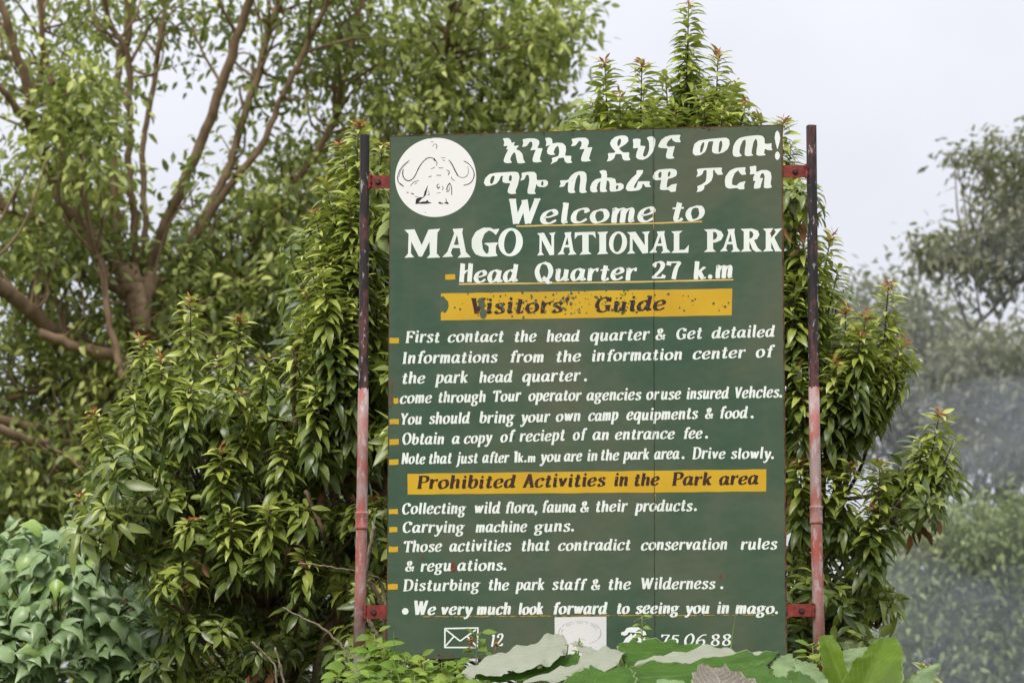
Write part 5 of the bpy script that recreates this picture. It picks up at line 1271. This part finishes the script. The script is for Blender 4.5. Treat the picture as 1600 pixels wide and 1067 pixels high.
# ---------------------------------------------------------------- big coarse leaves with pale felted undersides
def big_leaf_mat(name, top, back, tcol, trans=.25, vein=.5, rough=.5):
    k = NT(name)
    uv = k.n("ShaderNodeUVMap")
    sp_ = k.n("ShaderNodeSeparateXYZ"); k.l(uv.outputs[0], sp_.inputs[0])
    # side veins: slanted bands fanning off the midrib
    ab = k.n("ShaderNodeMath", operation='ABSOLUTE'); k.l(sp_.outputs["X"], ab.inputs[0])
    m1 = k.n("ShaderNodeMath", operation='MULTIPLY_ADD'); m1.inputs[1].default_value = -.55; k.l(ab.outputs[0], m1.inputs[0]); k.l(sp_.outputs["Y"], m1.inputs[2])
    m2 = k.n("ShaderNodeMath", operation='MULTIPLY'); m2.inputs[1].default_value = 9; k.l(m1.outputs[0], m2.inputs[0])
    fr_ = k.n("ShaderNodeMath", operation='PINGPONG'); fr_.inputs[1].default_value = .5; k.l(m2.outputs[0], fr_.inputs[0])
    ve = k.ramp(fr_.outputs[0], [(.0, 1.0), (.10, 0.0)])
    mr = k.ramp(ab.outputs[0], [(.0, 1.0), (.035, 0.0)])
    mx = k.n("ShaderNodeMath", operation='MAXIMUM'); k.l(ve, mx.inputs[0]); k.l(mr, mx.inputs[1])
    vf = k.n("ShaderNodeMath", operation='MULTIPLY'); vf.inputs[1].default_value = vein; k.l(mx.outputs[0], vf.inputs[0])
    nz = k.noise(26, 6, .65)
    c = k.mix(k.ramp(nz, [(.35, 0.0), (.7, .6)]), top, tuple(x * 1.45 for x in top))
    c = k.mix(k.ramp(k.noise(9, 4), [(.42, 0.0), (.62, .55)]), c, tuple(x * .55 for x in top))
    c = k.mix(vf.outputs[0], c, tuple(min(1, x * 2.3 + .03) for x in top))
    rimf = k.ramp(ab.outputs[0], [(.95, 0.0), (.985, .7)])
    c = k.mix(rimf, c, (.34, .40, .20))
    cb = k.mix(k.ramp(nz, [(.35, 0.0), (.7, .5)]), back, tuple(x * .8 for x in back))
    cb = k.mix(vf.outputs[0], cb, tuple(x * .72 for x in back))
    g_ = k.n("ShaderNodeNewGeometry")
    c2 = k.mix(g_.outputs["Backfacing"], c, cb)
    bmp = k.n("ShaderNodeMath", operation='MULTIPLY_ADD'); bmp.inputs[1].default_value = .6; k.l(nz, bmp.inputs[0]); k.l(mx.outputs[0], bmp.inputs[2])
    p = k.bsdf(c2, rough, .3, bump=bmp.outputs[0], bstr=.35, bdist=.007)
    t = k.n("ShaderNodeBsdfTranslucent"); k.l(k.mix(.5, c, tcol), t.inputs["Color"])
    m = k.n("ShaderNodeMixShader"); m.inputs[0].default_value = trans
    k.l(p.outputs[0], m.inputs[1]); k.l(t.outputs[0], m.inputs[2])
    return k.done(m)
M_big = big_leaf_mat("coarse_leaf_green_over_grey_felt", (.060, .135, .016), (.40, .42, .32), (.22, .40, .03), trans=.25, vein=.34)
M_lime = big_leaf_mat("bright_coarse_leaf", (.12, .20, .014), (.28, .34, .10), (.38, .55, .02), trans=.42, vein=.35)
M_pale = big_leaf_mat("pale_grey_green_leaf", (.20, .28, .12), (.34, .38, .26), (.3, .42, .15), trans=.2, vein=.3)
M_wither = big_leaf_mat("withered_grey_leaf", (.17, .15, .115), (.22, .195, .15), (.3, .25, .2), trans=.08, vein=.7, rough=.85)
M_bstem = bark_mat("coarse_stalk", (.12, .16, .05), (.24, .27, .12), 30)

def patch(mat, rows, parent, seed, ruffle=.012, jag=.006, flip=False, sub=7, name="leaf"):
    """leaf surface from rows of (left edge, midrib, right edge), each (px,py,depth); base first"""
    r_ = np.random.default_rng(seed)
    C = np.array([[at(*p) for p in row] for row in rows])            # (m,3,3)
    cols = [catmull(C[:, j], sub) for j in range(3)]
    n = len(cols[0]); W = 9
    V = np.zeros((n, W, 3)); UV = np.zeros((n, W, 2))
    f1, f2_ = r_.uniform(3, 6, 2); p1, p2 = r_.uniform(0, 6, 2)
    for i in range(n):
        a, b, c = cols[0][i], cols[1][i], cols[2][i]
        t = i / (n - 1)
        Nn = unit(np.cross(c - a, cols[1][min(i + 1, n - 1)] - cols[1][max(i - 1, 0)]))
        for j in range(W):
            s = -1 + 2 * j / (W - 1)
            l_, q_ = (a, -s) if s < 0 else (c, s)
            p = b + (l_ - b) * q_
            e = abs(s)
            p = p + Nn * (ruffle * .5 * math.sin(8 * t + 5 * s + p1) * math.sin(11 * t * e + p2) + ruffle * e * e * (math.sin(f1 * 6.28 * t + p1 + s) + .6 * math.sin(f2_ * 9 * t + p2 - 2 * s)) + .25 * e * (1 - e) * np.linalg.norm(l_ - b) * .5)
            if e > .99: p = p + (l_ - b) / (np.linalg.norm(l_ - b) + 1e-6) * (r_.uniform(-jag, jag) + (jag if i % 2 else -jag) * .5)
            V[i, j] = p; UV[i, j] = (s, t * 1.0)
    F = [[i * W + j, i * W + j + 1, (i + 1) * W + j + 1, (i + 1) * W + j] for i in range(n - 1) for j in range(W - 1)]
    vm = V[n // 2, W // 2]; nn_ = np.cross(V[n // 2, W // 2 + 2] - V[n // 2, W // 2 - 2], V[min(n // 2 + 3, n - 1), W // 2] - V[n // 2 - 3, W // 2])
    faces_cam = nn_.dot(CAM - vm) > 0            # winding as built: does the front face the road?
    if faces_cam != flip: F = [q[::-1] for q in F]
    me = bpy.data.meshes.new(name); me.from_pydata(V.reshape(-1, 3).tolist(), [], F)
    me.polygons.foreach_set("use_smooth", [True] * len(F))
    ul = me.uv_layers.new(name="UVMap"); uvf = UV.reshape(-1, 2)
    ul.data.foreach_set("uv", np.array([uvf[l.vertex_index] for l in me.loops]).ravel())
    me.materials.append(mat); me.update()
    o = bpy.data.objects.new(name, me); link(o, parent)
    return o, cols[1][0]

def coarse_plant(label, base_px, D, leaves):
    b = at(base_px, 1110, D); b[2] = gz(b[0], b[1]) - .03
    T = thing("broad_leaved_plant", label, "plant", b)
    for i, (mat, rows, kw) in enumerate(leaves):
        o, root = patch(mat, rows, T, hash((base_px, i)) % 9999, **kw)
        mb_ = MB(); mid = (root + b) / 2 + np.array([0, .02, .03])
        P = catmull([b, mid, root], 6); mb_.tube(P, list(np.linspace(.011, .006, len(P))), 6)
        mb_.build("stalk", M_bstem, T)
    return T
def RW(off, bulge, txt):
    """rows 'x,y x,y x,y | ...' (lower edge, middle, upper edge); higher points lie farther back"""
    out = []
    for row in txt.split('|'):
        q = [tuple(map(float, p.split(','))) for p in row.split()]
        out.append([(x, y, 8.33 + (1067 - y) * .0062 + off - (bulge if j == 1 else 0)) for j, (x, y) in enumerate(q)])
    return out
PALE = dict(flip=False); GREEN = dict(flip=True)
coarse_plant("big coarse plant with a pale felted leaf folded over in front of the pasted notice", 850, 8.6, [
  (M_big, RW(0, .02, "886,1016 886,1006 884,997|868,1032 866,1010 868,988|835,1043 838,1022 835,1003|795,1050 795,1034 796,1015|755,1055 755,1044 757,1029|722,1055 721,1053 722,1050"), dict(flip=False, ruffle=.007, jag=.003)),
  (M_big, RW(.10, -.02, "914,1034 914,1031 906,1023|885,1046 885,1036 888,1020|850,1055 850,1048 852,1039|806,1064 800,1056 800,1047|745,1062 744,1058 743,1054"), dict(flip=True, ruffle=.005, jag=.004)),
  (M_big, RW(.06, .015, "952,1051 966,1036 978,1015|925,1044 944,1030 939,1013|905,1050 920,1035 912,1024|880,1060 895,1049 890,1041|812,1070 820,1063 830,1057"), dict(flip=False, ruffle=.007, jag=.004)),
  (M_big, RW(.16, .0, "918,1032 930,1032 944,1028|905,1018 915,1017 930,1014|892,1004 899,1002 906,1005"), dict(flip=False, ruffle=.004, jag=.003)),
  (M_big, RW(-.06, .02, "878,1084 930,1086 992,1084|880,1064 930,1063 994,1062|902,1050 938,1053 990,1048|924,1042 946,1050 972,1041"), dict(flip=True, ruffle=.008, jag=.005)),
])
coarse_plant("big coarse plant with wavy deep green leaves in front of the painted telephone number", 1060, 8.5, [
  (M_big, RW(.12, .02, "966,1013 965,1009 967,1005|984,1042 985,1020 988,1001|1015,1040 1018,1018 1020,998|1055,1030 1055,1014 1057,1003|1095,1020 1095,1014 1096,1009|1123,1017 1122,1014 1121,1012"), dict(flip=True, ruffle=.007, jag=.005)),
  (M_big, RW(.05, .01, "990,1042 991,1040 992,1037|1022,1033 1022,1029 1022,1025|1058,1038 1060,1029 1058,1020|1112,1033 1112,1020 1110,1008|1150,1027 1150,1022 1148,1018|1202,1027 1202,1023 1202,1020"), dict(flip=False, ruffle=.006, jag=.004)),
  (M_big, RW(0, .03, "984,1078 983,1058 984,1040|1020,1084 1020,1056 1022,1031|1060,1080 1060,1056 1057,1036|1100,1066 1100,1046 1098,1030|1150,1052 1150,1036 1160,1019|1190,1042 1190,1031 1190,1021|1219,1021 1218,1019 1217,1016"), dict(flip=True, ruffle=.009, jag=.006)),
  (M_big, RW(-.12, .02, "1142,1050 1143,1048 1144,1046|1165,1058 1167,1048 1168,1040|1190,1068 1192,1051 1192,1036|1214,1072 1212,1063 1208,1052"), dict(flip=True, ruffle=.005, jag=.004)),
  (M_wither, RW(-.14, .03, "1090,1092 1130,1096 1200,1092|1082,1064 1122,1062 1190,1070|1088,1047 1114,1046 1158,1056|1098,1040 1105,1039 1118,1042"), dict(flip=True, ruffle=.014, jag=.006)),
  (M_pale, RW(-.2, .0, "1024,1084 1048,1088 1072,1084|1026,1066 1048,1068 1070,1066|1030,1061 1048,1062 1066,1063"), dict(flip=True, ruffle=.004, jag=.002)),
  (M_big, RW(-.1, .02, "1190,1096 1215,1096 1250,1090|1180,1072 1210,1072 1236,1072|1206,1058 1222,1056 1238,1060"), dict(flip=True, ruffle=.006, jag=.004)),
])
coarse_plant("coarse plant with crumpled pale grey-green leaves below the lower right corner", 1235, 8.5, [
  (M_pale, RW(.04, .02, "1222,1090 1242,1090 1262,1086|1210,1056 1232,1054 1250,1056|1203,1036 1222,1036 1244,1038|1198,1022 1214,1024 1238,1026"), dict(flip=True, ruffle=.010, jag=.004)),
  (M_pale, RW(.0, .02, "1262,1092 1285,1092 1300,1088|1250,1058 1274,1054 1292,1062|1240,1040 1258,1040 1284,1050|1244,1032 1256,1033 1272,1037"), dict(flip=True, ruffle=.009, jag=.004)),
  (M_big, RW(-.08, .03, "1222,1096 1250,1098 1284,1094|1226,1066 1250,1062 1280,1070|1232,1050 1246,1048 1262,1054"), dict(flip=True, ruffle=.008, jag=.005)),
])
coarse_plant("upright plant with bright lime green oval leaves at the foot of the right post", 1335, 8.5, [
  (M_lime, [[(1312, 1100, 8.4), (1322, 1105, 8.4), (1334, 1100, 8.4)], [(1290, 1062, 8.4), (1313, 1060, 8.42), (1326, 1060, 8.4)], [(1283, 1030, 8.42), (1303, 1034, 8.45), (1320, 1030, 8.42)], [(1280, 1008, 8.45), (1294, 1012, 8.47), (1312, 1008, 8.45)], [(1280, 994, 8.48), (1286, 992, 8.49), (1300, 992, 8.48)]], dict(ruffle=.004, flip=True, jag=.004)),
  (M_lime, [[(1330, 1115, 8.3), (1345, 1118, 8.3), (1360, 1115, 8.3)], [(1316, 1075, 8.3), (1352, 1066, 8.34), (1406, 1075, 8.28)], [(1330, 1040, 8.33), (1366, 1034, 8.38), (1411, 1040, 8.32)], [(1350, 1018, 8.38), (1378, 1014, 8.42), (1409, 1012, 8.36)], [(1367, 998, 8.42), (1384, 996, 8.44), (1400, 996, 8.42)]], dict(ruffle=.006, flip=True, jag=.005)),
  (M_pale, [[(1320, 1060, 8.6), (1345, 1055, 8.6), (1370, 1050, 8.6)], [(1316, 1030, 8.62), (1340, 1028, 8.62), (1372, 1022, 8.62)], [(1318, 1016, 8.64), (1340, 1012, 8.65), (1364, 1010, 8.64)]], dict(ruffle=.006, flip=True)),
  (M_pale, [[(1400, 1090, 8.35), (1420, 1090, 8.33), (1445, 1090, 8.33)], [(1408, 1070, 8.4), (1432, 1060, 8.38), (1458, 1066, 8.4)], [(1440, 1046, 8.45), (1455, 1045, 8.44), (1464, 1052, 8.45)], [(1466, 1036, 8.5), (1470, 1036, 8.5), (1472, 1040, 8.5)]], dict(ruffle=.006, flip=True)),
])
#SMOKE
# ---------------------------------------------------------------- smoke drifting among the far trees on the right
SMOKE = {}
def smoke_puff(px, py, d, rx, ry, rz, dens, seed, shells=4):
    """a bank of smoke: nested wobbly shells of even density, so that its edge thins out"""
    r_ = np.random.default_rng(seed); c = at(px, py, d)
    if dens not in SMOKE:
        m = bpy.data.materials.new("drifting_smoke"); m.use_nodes = True; t = m.node_tree; t.nodes.clear()
        out = t.nodes.new("ShaderNodeOutputMaterial"); pv = t.nodes.new("ShaderNodeVolumePrincipled")
        pv.inputs["Color"].default_value = (.82, .88, .99, 1); pv.inputs["Density"].default_value = dens; pv.inputs["Anisotropy"].default_value = .1
        t.links.new(pv.outputs[0], out.inputs["Volume"]); SMOKE[dens] = m
    mb_ = MB(); nu, nv = 32, 20
    for k_ in range(shells):
        f = 1 - .2 * k_; ph = r_.uniform(0, 6.28, 6); vs = []
        for i in range(nv + 1):
            for j in range(nu):
                th = math.pi * i / nv; p_ = 2 * math.pi * j / nu
                x, y, z = math.sin(th) * math.cos(p_), math.sin(th) * math.sin(p_), math.cos(th)
                wv = 1 + .14 * math.sin(3 * x + ph[0]) * math.sin(4 * z + ph[1]) + .10 * math.sin(6 * x + ph[2] + 2 * y) + .08 * math.sin(7 * z + ph[3] + 3 * x)
                vs.append((rx * f * x * wv, ry * f * y * wv, rz * f * z * wv))
        mb_.add(vs, [[i * nu + j, (i + 1) * nu + j, (i + 1) * nu + (j + 1) % nu, i * nu + (j + 1) % nu] for i in range(nv) for j in range(nu)])
    o = mb_.build("smoke", SMOKE[dens]); o.location = c; o["kind"] = "stuff"
    return o
smoke_puff(1530, 760, 26.5, 2.6, 3.5, 2.9, .016, 1)
smoke_puff(1600, 680, 26, 1.1, 1.6, .70, .085, 2)
smoke_puff(1500, 1060, 25, 1.7, 2.4, 1.3, .042, 3)
smoke_puff(1350, 640, 27, .8, 1.6, .8, .045, 4)
